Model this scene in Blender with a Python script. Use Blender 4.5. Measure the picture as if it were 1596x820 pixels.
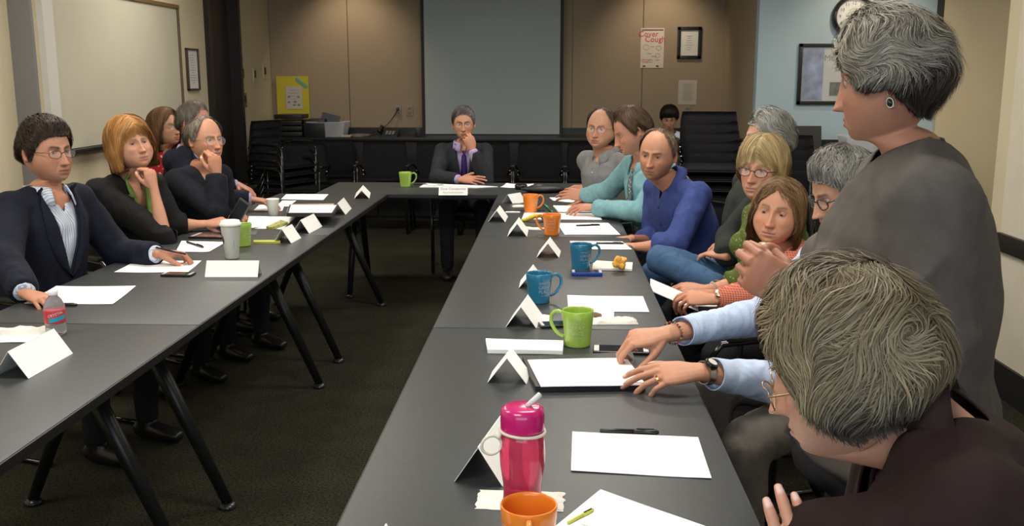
import bpy, bmesh, math, random
import numpy as np
from math import sin, cos, pi, radians, atan2, sqrt
from mathutils import Vector, Matrix, noise as mnoise
SC = bpy.context.scene
for _o in list(bpy.data.objects): bpy.data.objects.remove(_o)
COL = SC.collection
random.seed(7)
RNG = np.random.default_rng(11)

# ------------------------------------------------------------------ camera
PITCH, YAW, FPX, CAMZ = radians(10.83), radians(2.495), 1510.0, 1.53
cam_data = bpy.data.cameras.new('camera'); cam = bpy.data.objects.new('camera', cam_data); COL.objects.link(cam)
cam_data.sensor_fit = 'HORIZONTAL'; cam_data.sensor_width = 36.0; cam_data.lens = 36.0*FPX/1596.0
cam_data.clip_start = 0.05; cam_data.clip_end = 60
cam.location = (0, 0, CAMZ); cam.rotation_euler = (pi/2-PITCH, 0, YAW)
SC.camera = cam
_fw = Vector((-sin(YAW)*cos(PITCH), cos(YAW)*cos(PITCH), -sin(PITCH)))
_rt = Vector((cos(YAW), sin(YAW), 0)); _up = _rt.cross(_fw)
def _ray(u, v): return _fw*FPX + _rt*(u-798) - _up*(v-410)
def at_z(u, v, z):            # a point of the horizontal plane z, measured from the photograph
    d = _ray(u, v); t = (z-CAMZ)/d.z; return Vector((0, 0, CAMZ)) + d*t
def at_y(u, v, y):
    d = _ray(u, v); t = y/d.y; return Vector((0, 0, CAMZ)) + d*t
def at_x(u, v, x):
    d = _ray(u, v); t = x/d.x; return Vector((0, 0, CAMZ)) + d*t

# ------------------------------------------------------------------ world and lights
SC.view_settings.view_transform = 'Standard'; SC.view_settings.look = 'None'
SC.view_settings.gamma = 1.0; SC.view_settings.use_curve_mapping = False
SC.view_settings.exposure = 0.30
W = bpy.data.worlds.new('world'); SC.world = W; W.use_nodes = True
W.node_tree.nodes['Background'].inputs[0].default_value = (0.55, 0.68, 0.85, 1)
W.node_tree.nodes['Background'].inputs[1].default_value = 1.0
CEIL = 2.75
def area(name, loc, target, sx, sy, power, color):
    l = bpy.data.lights.new(name, 'AREA'); l.shape = 'RECTANGLE'; l.size = sx; l.size_y = sy; l.energy = power; l.color = color
    o = bpy.data.objects.new(name, l); COL.objects.link(o); o.location = loc
    o.rotation_euler = (Vector(target)-Vector(loc)).to_track_quat('-Z', 'Y').to_euler(); return o
def spot(name, loc, target, power, color, size=70, blend=.8, rad=.06):
    l = bpy.data.lights.new(name, 'SPOT'); l.spot_size = radians(size); l.spot_blend = blend; l.energy = power; l.color = color; l.shadow_soft_size = rad
    o = bpy.data.objects.new(name, l); COL.objects.link(o); o.location = loc
    o.rotation_euler = (Vector(target)-Vector(loc)).to_track_quat('-Z', 'Y').to_euler(); return o
# daylight through the window behind the camera (a real opening in the back wall)
area('window_daylight', (-0.3, -1.55, 1.65), (-0.3, 5, 1.0), 3.4, 1.3, 40, (0.72, 0.86, 1.0))
WARM = (1.0, 0.80, 0.58); NEUT = (1.0, 0.93, 0.83)
TROFFERS = [(-2.1, 2.4), (0.35, 2.4), (-2.1, 4.7), (0.35, 4.7), (-2.1, 7.2), (0.35, 7.2), (-0.9, 0.3), (3.3, 6.7)]  # last entry is an added unseen lamp, brightening the recess and pale wall
for i, (x, y) in enumerate(TROFFERS):
    area('troffer_light', (x, y, CEIL-0.03), (x, y, 0), 1.15, 0.55, 26, NEUT)
WASHERS = [(-2.25, 10.35), (1.15, 10.35), (2.75, 8.3)]
for i, (x, y) in enumerate(WASHERS):
    spot('wall_washer_light', (x, y, CEIL-0.04), (x, y+0.75, 1.55), 28, WARM, 95, .9, .05)

# ------------------------------------------------------------------ naming
def tag(o, label=None, cat=None, group=None, kind=None):
    if label: o['label'] = label
    if cat: o['category'] = cat
    if group: o['group'] = group
    if kind: o['kind'] = kind
    return o
def thing(name, label, cat, loc=(0, 0, 0), rz=0, group=None):
    o = bpy.data.objects.new(name, None); COL.objects.link(o); o.location = loc; o.rotation_euler = (0, 0, rz)
    o.empty_display_size = .05
    return tag(o, label, cat, group)
# ------------------------------------------------------------------ materials
def _n(nt, t): return nt.nodes.new(t)
def _ramp(nt, fac, stops):
    r = _n(nt, 'ShaderNodeValToRGB'); nt.links.new(fac, r.inputs[0]); e = r.color_ramp.elements
    while len(e) < len(stops): e.new(.5)
    for i, (p, c) in enumerate(stops): e[i].position = p; e[i].color = (*c, 1) if len(c) == 3 else c
    return r.outputs[0]
MATS = {}
def mat(name, col, rough=.6, metal=0., bump=0., bscale=200., var=0., vscale=8., spec=.5, sss=0., attr=False,
        stretch=None, coat=0., trans=0., ior=1.45, sheen=0., emit=0., alpha=1.):
    if name in MATS: return MATS[name]
    m = bpy.data.materials.new(name); m.use_nodes = True; nt = m.node_tree; b = nt.nodes['Principled BSDF']
    b.inputs['Roughness'].default_value = rough; b.inputs['Metallic'].default_value = metal
    b.inputs['Specular IOR Level'].default_value = spec; b.inputs['IOR'].default_value = ior
    b.inputs['Coat Weight'].default_value = coat; b.inputs['Transmission Weight'].default_value = trans
    b.inputs['Sheen Weight'].default_value = sheen; b.inputs['Alpha'].default_value = alpha
    if sss:
        b.inputs['Subsurface Weight'].default_value = sss; b.inputs['Subsurface Radius'].default_value = (1, .35, .2); b.inputs['Subsurface Scale'].default_value = .006
    tc = _n(nt, 'ShaderNodeTexCoord'); vec = tc.outputs['Object']
    if stretch:
        mp = _n(nt, 'ShaderNodeMapping'); mp.inputs['Scale'].default_value = stretch; nt.links.new(vec, mp.inputs[0]); vec = mp.outputs[0]
    src = None
    if attr:
        a = _n(nt, 'ShaderNodeAttribute'); a.attribute_name = 'tint'; src = a.outputs['Color']
    if var:
        nz = _n(nt, 'ShaderNodeTexNoise'); nz.inputs['Scale'].default_value = vscale; nz.inputs['Detail'].default_value = 5; nt.links.new(vec, nz.inputs[0])
        lo = tuple(max(0, c*(1-var)) for c in col); hi = tuple(min(1, c*(1+var)) for c in col)
        rc = _ramp(nt, nz.outputs[0], [(.3, lo), (.7, hi)])
        if src:
            mx = _n(nt, 'ShaderNodeMix'); mx.data_type = 'RGBA'; mx.blend_type = 'MULTIPLY'; mx.inputs[0].default_value = 1
            nt.links.new(src, mx.inputs[6]); nt.links.new(rc, mx.inputs[7]); src = mx.outputs[2]
        else: src = rc
    if src: nt.links.new(src, b.inputs['Base Color'])
    else: b.inputs['Base Color'].default_value = (*col, 1)
    if bump:
        n2 = _n(nt, 'ShaderNodeTexNoise'); n2.inputs['Scale'].default_value = bscale; n2.inputs['Detail'].default_value = 4; nt.links.new(vec, n2.inputs[0])
        bp = _n(nt, 'ShaderNodeBump'); bp.inputs['Strength'].default_value = bump; bp.inputs['Distance'].default_value = .004
        nt.links.new(n2.outputs[0], bp.inputs['Height']); nt.links.new(bp.outputs[0], b.inputs['Normal'])
    if emit:
        b.inputs['Emission Color'].default_value = (*col, 1); b.inputs['Emission Strength'].default_value = emit
    MATS[name] = m; return m
def fabric(name, col, kind='plain', **k):   # woven cloth: folds in the relief, optional stripes or checks as colour
    if name in MATS: return MATS[name]
    m = mat(name, col, rough=k.get('rough', .85), spec=.2, sheen=k.get('sheen', .0), var=.12, vscale=30)
    nt = m.node_tree; b = nt.nodes['Principled BSDF']; tc = nt.nodes['Texture Coordinate']
    n1 = _n(nt, 'ShaderNodeTexNoise'); n1.inputs['Scale'].default_value = k.get('fold', 9); n1.inputs['Detail'].default_value = 3; n1.inputs['Distortion'].default_value = .8
    mp = _n(nt, 'ShaderNodeMapping'); mp.inputs['Scale'].default_value = (1, 1, .45); mp.inputs['Rotation'].default_value = (.4, .5, .3)
    nt.links.new(tc.outputs['Object'], mp.inputs[0]); nt.links.new(mp.outputs[0], n1.inputs[0])
    n2 = _n(nt, 'ShaderNodeTexNoise'); n2.inputs['Scale'].default_value = 500; nt.links.new(tc.outputs['Object'], n2.inputs[0])
    b1 = _n(nt, 'ShaderNodeBump'); b1.inputs['Strength'].default_value = .7; b1.inputs['Distance'].default_value = k.get('fd', .02)
    b2 = _n(nt, 'ShaderNodeBump'); b2.inputs['Strength'].default_value = .25; b2.inputs['Distance'].default_value = .002
    nt.links.new(n1.outputs[0], b1.inputs['Height']); nt.links.new(n2.outputs[0], b2.inputs['Height'])
    nt.links.new(b1.outputs[0], b2.inputs['Normal']); nt.links.new(b2.outputs[0], b.inputs['Normal'])
    c2 = k.get('col2')
    if kind in ('stripe', 'check', 'print') and c2:
        base = b.inputs['Base Color'].links[0].from_socket
        if kind == 'print':
            v = _n(nt, 'ShaderNodeTexVoronoi'); v.inputs['Scale'].default_value = k.get('ps', 22); nt.links.new(tc.outputs['Object'], v.inputs[0])
            f = _ramp(nt, v.outputs['Distance'], [(k.get('pt', .28), (1, 1, 1)), (k.get('pt', .28)+.06, (0, 0, 0))])
        else:
            sx = _n(nt, 'ShaderNodeSeparateXYZ'); nt.links.new(tc.outputs['Object'], sx.inputs[0])
            outs = []
            for ax in ((0, 1) if kind == 'stripe' else (0, 1, 2)):
                mm = _n(nt, 'ShaderNodeMath'); mm.operation = 'MULTIPLY'; mm.inputs[1].default_value = k.get('freq', 90)*(1 if ax != 0 or kind == 'check' else .6); nt.links.new(sx.outputs[ax], mm.inputs[0]); outs.append(mm.outputs[0])
            if kind == 'stripe':
                ad = _n(nt, 'ShaderNodeMath'); ad.operation = 'ADD'; nt.links.new(outs[0], ad.inputs[0]); nt.links.new(outs[1], ad.inputs[1])
                fr = _n(nt, 'ShaderNodeMath'); fr.operation = 'FRACT'; nt.links.new(ad.outputs[0], fr.inputs[0])
                f = _ramp(nt, fr.outputs[0], [(.60, (0, 0, 0)), (.7, (1, 1, 1))])
            else:
                fs = []
                for o_ in (outs[1], outs[2]):
                    fr = _n(nt, 'ShaderNodeMath'); fr.operation = 'FRACT'; nt.links.new(o_, fr.inputs[0])
                    gt = _n(nt, 'ShaderNodeMath'); gt.operation = 'GREATER_THAN'; gt.inputs[1].default_value = .72; nt.links.new(fr.outputs[0], gt.inputs[0]); fs.append(gt.outputs[0])
                mxm = _n(nt, 'ShaderNodeMath'); mxm.operation = 'MAXIMUM'; nt.links.new(fs[0], mxm.inputs[0]); nt.links.new(fs[1], mxm.inputs[1]); f = mxm.outputs[0]
        mx = _n(nt, 'ShaderNodeMix'); mx.data_type = 'RGBA'; nt.links.new(f, mx.inputs[0]); nt.links.new(base, mx.inputs[6]); mx.inputs[7].default_value = (*c2, 1)
        nt.links.new(mx.outputs[2], b.inputs['Base Color'])
    return m

# ------------------------------------------------------------------ mesh helpers
def raw(name, V, Fc, m, parent=None, smooth=False, tint=None, origin=None):
    V = np.asarray(V, dtype=float)
    if parent is not None:
        # vertices are given in world space: bring them into the parent's frame
        Mi = np.array(parent_world(parent).inverted())
        V = V@Mi[:3, :3].T + Mi[:3, 3]
    me = bpy.data.meshes.new(name)
    me.from_pydata(V.tolist(), [], Fc if isinstance(Fc, list) else Fc.tolist())
    if smooth: me.polygons.foreach_set('use_smooth', [True]*len(me.polygons))
    if tint is not None:
        a = me.color_attributes.new('tint', 'FLOAT_COLOR', 'POINT')
        c = np.ones((len(V), 4)); c[:, :3] = tint; a.data.foreach_set('color', c.ravel())
    ms = m if isinstance(m, (list, tuple)) else [m]
    for q in ms: me.materials.append(q)
    me.update()
    o = bpy.data.objects.new(name, me); COL.objects.link(o)
    if parent is not None: o.parent = parent
    elif origin is not None:
        og = Vector(origin); me.transform(Matrix.Translation(-og)); o.location = og
    return o
def parent_world(o):
    M = Matrix.LocRotScale(o.location, o.rotation_euler, o.scale)
    return parent_world(o.parent) @ M if o.parent else M
class MB:
    """collects shapes (local or world coordinates), then links them as one mesh object"""
    def __init__(s): s.V = []; s.F = []
    def add(s, V, F):
        k = len(s.V); s.V += [tuple(v) for v in V]; s.F += [tuple(i+k for i in f) for f in F]; return s
    def box(s, c, d, rz=0, bev=0, M=None):
        bm = bmesh.new(); bmesh.ops.create_cube(bm, size=1)
        for v in bm.verts: v.co = Vector((v.co.x*d[0], v.co.y*d[1], v.co.z*d[2]))
        if bev: bmesh.ops.bevel(bm, geom=bm.edges[:], offset=bev, segments=2, affect='EDGES', profile=.6)
        R = Matrix.Rotation(rz, 4, 'Z'); T = Matrix.Translation(c)
        if M is None: M = T@R
        bm.verts.index_update(); s.add([M@v.co for v in bm.verts], [[v.index for v in f.verts] for f in bm.faces]); bm.free(); return s
    def tube(s, pts, r, n=8, closed=False):
        pts = [Vector(p) for p in pts]; N = len(pts); V = []; F = []
        rr = r if isinstance(r, (list, tuple)) else [r]*N
        ref = Vector((.13, .21, 1)).normalized()
        for i, p in enumerate(pts):
            if closed: t = (pts[(i+1) % N]-pts[i-1])
            else: t = pts[min(i+1, N-1)]-pts[max(i-1, 0)]
            t.normalize(); a = t.cross(ref)
            if a.length < .05: a = t.cross(Vector((1, 0, .1)))
            a.normalize(); b = t.cross(a)
            for k in range(n): V.append(p+a*cos(2*pi*k/n)*rr[i]+b*sin(2*pi*k/n)*rr[i])
        M_ = N if closed else N-1
        for i in range(M_):
            for k in range(n): F.append((i*n+k, i*n+(k+1) % n, ((i+1) % N)*n+(k+1) % n, ((i+1) % N)*n+k))
        if not closed: F.append(tuple(range(n))[::-1]); F.append(tuple((N-1)*n+k for k in range(n)))
        return s.add(V, F)
    def lathe(s, prof, c=(0, 0, 0), n=32, sx=1, sy=1):
        V = []; F = []; c = Vector(c)
        for (r, z) in prof:
            for k in range(n): V.append(c+Vector((cos(2*pi*k/n)*r*sx, sin(2*pi*k/n)*r*sy, z)))
        for i in range(len(prof)-1):
            for k in range(n): F.append((i*n+k, i*n+(k+1) % n, (i+1)*n+(k+1) % n, (i+1)*n+k))
        if prof[0][0] > 1e-6: F.append(tuple(range(n))[::-1])
        if prof[-1][0] > 1e-6: F.append(tuple((len(prof)-1)*n+k for k in range(n)))
        return s.add(V, F)
    def prism(s, poly, h0, h1, M=None):
        n = len(poly); V = [Vector((x, y, h0)) for x, y in poly]+[Vector((x, y, h1)) for x, y in poly]
        if M: V = [M@v for v in V]
        F = [tuple(range(n))[::-1], tuple(range(n, 2*n))]+[(i, (i+1) % n, n+(i+1) % n, n+i) for i in range(n)]
        return s.add(V, F)
    def build(s, name, m, parent=None, smooth=False, local=False, origin=None, auto=None):
        if local:
            me = bpy.data.meshes.new(name); me.from_pydata([tuple(v) for v in s.V], [], s.F); me.materials.append(m)
            o = bpy.data.objects.new(name, me); COL.objects.link(o); o.parent = parent
        else: o = raw(name, s.V, s.F, m, parent, origin=origin)
        me = o.data
        if smooth or auto:
            me.polygons.foreach_set('use_smooth', [True]*len(me.polygons))
            if auto: me.set_sharp_from_angle(angle=radians(auto))
        return o
def spline(pts, k=5):
    P_ = [Vector(p) for p in pts]; out = []
    for i in range(len(P_)-1):
        a, b, c, d = P_[max(i-1, 0)], P_[i], P_[i+1], P_[min(i+2, len(P_)-1)]
        for j in range(k):
            t = j/k; out.append(.5*((2*b)+(c-a)*t+(2*a-5*b+4*c-d)*t*t+(3*b-a-3*c+d)*t**3))
    return out+[P_[-1]]
def copy_tree(o, parent=None):
    c = o.copy(); COL.objects.link(c); c.parent = parent
    for ch in list(o.children): copy_tree(ch, c)
    return c
def text_mesh(txt, size, align='CENTER'):
    """lettering as flat polygons: vertices (x, y) and faces"""
    cu = bpy.data.curves.new('lettering', 'FONT'); cu.body = txt; cu.size = size; cu.align_x = align; cu.resolution_u = 2
    o = bpy.data.objects.new('lettering', cu); COL.objects.link(o)
    bpy.context.view_layer.update()
    me = bpy.data.meshes.new_from_object(o.evaluated_get(bpy.context.evaluated_depsgraph_get()))
    V = [tuple(v.co) for v in me.vertices]; F = [tuple(p.vertices) for p in me.polygons]
    bpy.data.objects.remove(o); bpy.data.curves.remove(cu); bpy.data.meshes.remove(me)
    return V, F
def lettering(parent, txt, size, M, m, name='lettering', wrap=None, align='CENTER'):
    V, F = text_mesh(txt, size, align)
    mb = MB()
    pts = []
    for x, y, z in V:
        p = Vector((x, y, 0)) if not wrap else wrap(x, y)
        pts.append(M@p)
    mb.add(pts, F)
    return mb.build(name, m, parent, local=True)
# ================================================================== PEOPLE
def v3(*a): return np.array(a, dtype=float)
def nrm(a):
    a = np.asarray(a, float); return a/max(np.linalg.norm(a), 1e-9)
def sstep(a, b, x):
    t = np.clip((x-a)/(b-a), 0, 1); return t*t*(3-2*t)
def frame(az, pitch=0., roll=0.):
    """columns: person's right, facing, up; az in degrees in the floor plane, pitch up positive, roll tilts to the right"""
    f = v3(cos(radians(az)), sin(radians(az)), 0); z = v3(0, 0, 1); x = np.cross(f, z)
    p = radians(pitch); f2 = f*cos(p)+z*sin(p); z2 = np.cross(x, f2)
    r = radians(roll); x3 = x*cos(r)-z2*sin(r); z3 = z2*cos(r)+x*sin(r)
    return np.stack([x3, f2, z3], 1)
def head_base(D, k):
    """skull and jaw: unit directions (n,3) -> positions, head-local metres, origin between the ears"""
    x, y, z = D[:, 0].copy(), D[:, 1].copy(), D[:, 2].copy()
    sw = k.get('w', 1.); jw = k.get('jaw', 1.); fat = k.get('fat', 0.)
    t = np.clip(-z, 0, 1)
    xs = np.sign(x)*np.abs(x)**.93
    X = .0775*sw*xs*(1-(.20-.30*(jw-1))*t**2.2)*(1+.03*np.clip(z, 0, 1))
    X = X*(1+fat*.20*np.exp(-((z+.45)/.35)**2))
    yy = np.sign(y)*np.abs(y)**.92
    Y = np.where(y > 0, .090*yy, .104*yy)
    Y = np.where(y < 0, Y*(1-.42*sstep(.15, .95, t)), Y)
    Y = Y+.043*t**1.6*np.clip(y+.55, 0, 1.2)
    Z = np.where(z > 0, .118*z, .112*z)
    Z = Z+.016*t*np.clip(-y, 0, 1)
    return np.stack([X, Y, Z], 1)
def gs(u, s): return np.exp(-(u/s)**2)
def head_feat(P, D, k):
    """nose, eyes, lips, brow, cheeks, chin as offsets on the base"""
    P = P.copy(); x = P[:, 0]; z = P[:, 2]; fr = sstep(.05, .5, D[:, 1]); ax = np.abs(x)
    g = gs; o = np.zeros(len(x)); nl = k.get('nose', 1.); age = k.get('age', .5); fem = k.get('fem', 0)
    zt = np.clip((.016-z)/.050, 0, 1)                          # 0 at the bridge, 1 at the tip
    nose = (.0055+.0225*zt**1.1)*nl*np.exp(-(x/(.0072+.0050*zt))**2)
    nose *= sstep(.030, .008, z)*sstep(-.0455, -.0365, z)
    o += nose
    o += .0085*nl*g(ax-.0115, .0058)*g(z+.0345, .0062)
    o -= .0025*g(ax-.0195, .004)*g(z+.034, .008)
    o += (.0048 if not fem else .002)*g(ax-.022, .022)*g(z-.0225, .008)
    o -= .0105*g(ax-.0300, .0165)*g(z-.004, .0120)
    o -= .004*g(ax-.014, .006)*g(z-.006, .010)
    o += .0050*g(ax-.046, .017)*g(z+.024, .015)
    o += .0055*g(x, .028)*g(z+.062, .019)
    o += .0034*g(x, .021)*g(z+.0565, .0042)*(1-.35*g(x, .003))
    o += .0044*g(x, .018)*g(z+.0675, .0048)
    o -= .0036*g(x, .024)*g(z+.0617, .0018)
    o -= .0030*g(x, .016)*g(z+.0775, .0045)
    o += .0065*g(x, .017)*g(z+.095, .012)
    o -= .0018*g(x, .0028)*g(z+.049, .005)
    s = np.clip((-.034-z)/.034, 0, 1)                           # fold from the nostril to the mouth corner
    o -= (.0012+.0022*age)*np.exp(-((ax-(.021+.014*s))/.0032)**2)*sstep(-.030, -.038, z)*sstep(-.078, -.066, z)
    if age > .5:
        o -= .0012*age*g(z-.050, .0016)*g(x, .034); o -= .001*age*g(z-.060, .0016)*g(x, .032)
        o -= .0016*age*g(ax-.031, .014)*g(z+.0135, .0025)
    P[:, 1] += o*fr
    # closed lids bulge over the eyeball, then the opening is pushed in
    ez, eR = .0035, .0133
    for sgn in (-1, 1):
        dx = x-sgn*.0315; dz = z-ez; r2 = dx*dx+dz*dz; m = (r2 < (eR*.98)**2) & (fr > .3)
        yb = .0700+np.sqrt(np.clip(eR**2-r2, 0, None))*.93+k.get('eyeout', 0.)
        w = sstep(eR*.98, eR*.62, np.sqrt(r2))
        P[:, 1] = np.where(m, np.maximum(P[:, 1], P[:, 1]*(1-w)+yb*w), P[:, 1])
    o_ = k.get('open', 1.)
    for sgn in (-1, 1):
        dx = (x-sgn*.0315)/.0128; up = .0034*o_; lo = .0027*(.6+.4*o_)
        h = np.sqrt(np.clip(1-dx*dx, 0, 1)); dz = z-ez-k.get('eyez', 0.)
        ins = np.where(dz > 0, dz/(up*h+1e-5), -dz/(lo*h+1e-5)); ins = np.where((np.abs(dx) < 1) & (fr > .3), ins, 9)
        P[:, 1] -= .0052*sstep(1.12, .72, ins)
        P[:, 1] += .0010*np.exp(-((ins-1.3)/.22)**2)*(np.abs(dx) < 1)
    return P
def col(*a): return np.array(a, float)
def head_tint(P, D, k):
    skin = np.array(k['skin']); n = len(P); T = np.tile(skin, (n, 1)); x = P[:, 0]; z = P[:, 2]; ax = np.abs(x); fr = sstep(.05, .4, D[:, 1]); g = gs
    def mix(T, c, w): return T*(1-w[:, None])+np.array(c)[None]*w[:, None]
    red = skin*np.array([1.04, .74, .70])
    T = mix(T, red, .42*fr*g(ax-.043, .020)*g(z+.026, .018)); T = mix(T, red, .5*fr*g(x, .016)*g(z+.032, .013))
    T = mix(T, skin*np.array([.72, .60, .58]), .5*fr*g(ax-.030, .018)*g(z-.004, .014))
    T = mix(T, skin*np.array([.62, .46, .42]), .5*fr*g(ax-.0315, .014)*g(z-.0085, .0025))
    ez = .0035+k.get('eyez', 0.); dxe = (ax-.0315)/.0128; hh = np.sqrt(np.clip(1-dxe*dxe, 0, 1))*(np.abs(dxe) < 1)
    ue = ez+.0034*k.get('open', 1.)*hh; T = mix(T, (.035, .02, .015), fr*.85*np.exp(-((z-ue)/.0014)**2)*(np.abs(dxe) < 1.02)*(.4+.6*hh))
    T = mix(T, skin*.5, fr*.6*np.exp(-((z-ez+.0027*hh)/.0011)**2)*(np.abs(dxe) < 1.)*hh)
    lip = k.get('lip', skin*np.array([.74, .46, .44]))
    u = np.abs(x)/.0235; m = (u < 1).astype(float)*fr
    T = mix(T, lip, m*np.clip(1.25*g(z+.0625, .0082*(1.02-u**2*.75)), 0, 1)*.85)
    T = mix(T, skin*.18, m*g(z+.0617, .0018)*.9)
    bc = np.array(k.get('brow', (.12, .08, .05)))*.8; bz = .0215+.0035*np.sin((ax-.012)/.036*2.6)+k.get('browz', 0.)
    T = mix(T, bc, fr*min(1., k.get('browa', .8)*1.25)*np.exp(-((z-bz)/.0042)**2)*sstep(.009, .015, ax)*sstep(.052, .040, ax))
    T = mix(T, skin*.22, fr*.6*g(ax-.0115, .0032)*g(z+.0415, .0022))
    bd = k.get('beard', 0.)
    if bd:
        c = np.array(k.get('beardc', (.25, .18, .13)))
        ang = D[:, 1]
        w = sstep(-.028, -.058, z-.25*np.clip(ax-.03, 0, 1))*sstep(-.35, .1, ang)*(1-g(x, .03)*g(z+.0625, .0065)*.95)
        w = np.maximum(w, .9*g(x, .026)*g(z+.050, .0045)*fr)
        T = mix(T, c, np.clip(w*bd, 0, 1))
    sh = k.get('scalp', 0.)
    T += RNG.normal(0, .006, (n, 1))
    return np.clip(T, 0, 1)

class Style:
    """hair as a star-shaped volume round the head: hairline and thickness tables by azimuth (0 front, 180 back)"""
    def __init__(s, k, h): s.k = k; s.h = h
    def angles(s, D):
        az = np.degrees(np.arctan2(D[:, 0], D[:, 1])); el = np.degrees(np.arcsin(np.clip(D[:, 2], -1, 1))); return az, el
    def line(s, az):
        L = s.h['line']; A = np.abs(az); base = np.interp(A, [p[0] for p in L], [p[1] for p in L])
        if 'line_r' in s.h: R = s.h['line_r']; base = np.where(az > 0, np.interp(A, [p[0] for p in R], [p[1] for p in R]), base)
        return base
    def radius(s, D):
        h = s.h; az, el = s.angles(D); A = np.abs(az)
        r0 = np.linalg.norm(head_base(D, s.k), axis=1)
        tk = h['thick']  # (front, side, back, top)
        a = np.interp(A, [0, 60, 100, 180], [tk[0], (tk[0]+tk[1])/2, tk[1], tk[2]])
        t = a+(tk[3]-a)*sstep(25, 75, el)
        t = t*sstep(-6, h.get('soft', 16), el-s.line(az))
        r = r0+t
        if 'bell' in h:     # longer hair hangs beside and behind the head
            rho, zb, a0 = h['bell']
            e = np.radians(np.clip(-el, 0, 88)); rb = np.minimum(rho/np.cos(e), zb/np.maximum(np.sin(e), 1e-3))
            w = sstep(a0-12, a0+14, A)*sstep(10, -14, el)
            r = np.where(el < 10, np.maximum(r, r*(1-w)+rb*w), r)
        return r
    def mask(s, D):
        az, el = s.angles(D); return el-s.line(az)
def build_hair(name, k, h, C, R, parent, m, voxn=(56, 40)):
    """a cap of hair volume plus several thousand flat locks laid over it"""
    st = Style(k, h); S = k.get('size', 1.)
    nl, nr = 72, 48
    th = np.linspace(-pi, pi, nl, endpoint=False); ph = np.linspace(.001, pi-.02, nr)
    TH, PH = np.meshgrid(th, ph); D = np.stack([np.sin(PH)*np.sin(TH), np.sin(PH)*np.cos(TH), np.cos(PH)], -1).reshape(-1, 3)
    r = st.radius(D); mk = st.mask(D)
    rc = r-.0035; nz = np.array([mnoise.noise(Vector(d*h.get('lump', 5.))) for d in D]); rc = rc+nz*h.get('lumpa', .004)*sstep(0, 20, mk)
    keep = mk > -1.5
    V = D*rc[:, None]*1.0
    idx = -np.ones(len(D), int); F = []
    for i in range(nr-1):
        for j in range(nl):
            q = (i*nl+j, (i+1)*nl+j, (i+1)*nl+(j+1) % nl, i*nl+(j+1) % nl)
            if all(keep[a] for a in q): F.append(q)
    used = sorted({a for f in F for a in f})
    if not used: return None
    idx[used] = np.arange(len(used)); V = V[used]; F = [tuple(int(idx[a]) for a in f) for f in F]
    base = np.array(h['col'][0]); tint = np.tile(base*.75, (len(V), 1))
    # locks
    n = h.get('n', 2200); seg = h.get('seg', 7); L = h.get('len', .06); wd = h.get('w', .0028)
    rs = np.random.default_rng(h.get('seed', 3))
    Q = rs.normal(size=(n*4, 3)); Q /= np.linalg.norm(Q, axis=1)[:, None]; Q = Q[(st.mask(Q) > 0)][:n]; n = len(Q)
    part = h.get('part', None); cr = nrm(h.get('crown', (0, -.45, .9))); fl = np.array(h.get('flow', (0, 0, 0)), float)
    pts = []; P = Q.copy(); lift = rs.uniform(-.002, h.get('lift', .006), n); ln = L*rs.uniform(.6, 1.15, n)
    lf_ = h.get('lockf', 5.); lock = np.array([mnoise.noise(Vector(q*lf_)) for q in Q]); lock2 = np.array([mnoise.noise(Vector(q*lf_*.8+np.array([9., 4., 2.]))) for q in Q])
    ph0 = lock*9+rs.normal(0, .35, n); curl = h.get('curl', 0.)
    hc = np.array(h['col']); wmix = rs.uniform(0, 1, (n, 1)); C0 = hc[0]*(1-wmix)+hc[min(1, len(hc)-1)]*wmix
    if len(hc) > 2: w3 = sstep(-.1, .35, lock2)[:, None]; C0 = C0*(1-w3*.7)+hc[2]*w3*.7
    if len(hc) > 3: w4 = sstep(.0, .4, -lock2)[:, None]; C0 = C0*(1-w4*.6)+hc[3]*w4*.6
    C0 = C0*rs.uniform(.90, 1.10, (n, 1))*(1+.55*lock[:, None])
    if 'dark' in h:  # darker hair low at the back (its own colour)
        dc, lim = h['dark']; lw = sstep(lim+.12, lim-.12, Q[:, 2]+rs.normal(0, .05, n)-.25*Q[:, 1]*0)*sstep(.55, .1, Q[:, 1]); C0 = C0*(1-lw[:, None])+np.array(dc)*lw[:, None]*rs.uniform(.7, 1.3, (n, 1))
    W_ = []
    for sgi in range(seg+1):
        f = sgi/seg
        rr = st.radius(P)+lift*(.3+.9*f)+h.get('tip', 0.)*f*f
        pts.append(P*rr[:, None]); W_.append(P.copy())
        if sgi == seg: break
        ra = P-cr[None]*np.sum(P*cr, 1)[:, None]*1.0
        ra = P*np.sum(P*cr, 1)[:, None]-cr[None]                 # away from the crown, tangent
        dv = ra/np.maximum(np.linalg.norm(ra, axis=1), .15)[:, None]
        if part is not None:
            px = part; sd = np.sign(P[:, 0]-px)
            pv = np.stack([sd, .10*np.ones(n), -.35*np.ones(n)], 1); wt = sstep(.05, .55, P[:, 2]); dv = dv*(1-wt[:, None])+pv*wt[:, None]
        dv = dv+fl[None]*sstep(h.get('fz', -.2), h.get('fz', -.2)+.5, P[:, 2])[:, None]+np.array(h.get('drop', (0, 0, -.25)))[None]
        if h.get('mess', 0):
            wv = np.stack([np.sin(P[:, 1]*7+P[:, 2]*4), np.sin(P[:, 2]*6+P[:, 0]*5+1), np.sin(P[:, 0]*7+P[:, 1]*4+2)], 1)
            dv = dv+wv*h['mess']
        dv = dv-P*np.sum(dv*P, 1)[:, None]; dv /= np.maximum(np.linalg.norm(dv, axis=1), 1e-6)[:, None]
        if curl:
            sd2 = np.cross(P, dv); a = ph0+f*h.get('curlf', 6.); dv = dv+sd2*(np.sin(a)*curl)[:, None]; lift = lift+np.cos(a)*curl*.002
        step = ln/seg/np.maximum(rr, .05)
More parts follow.
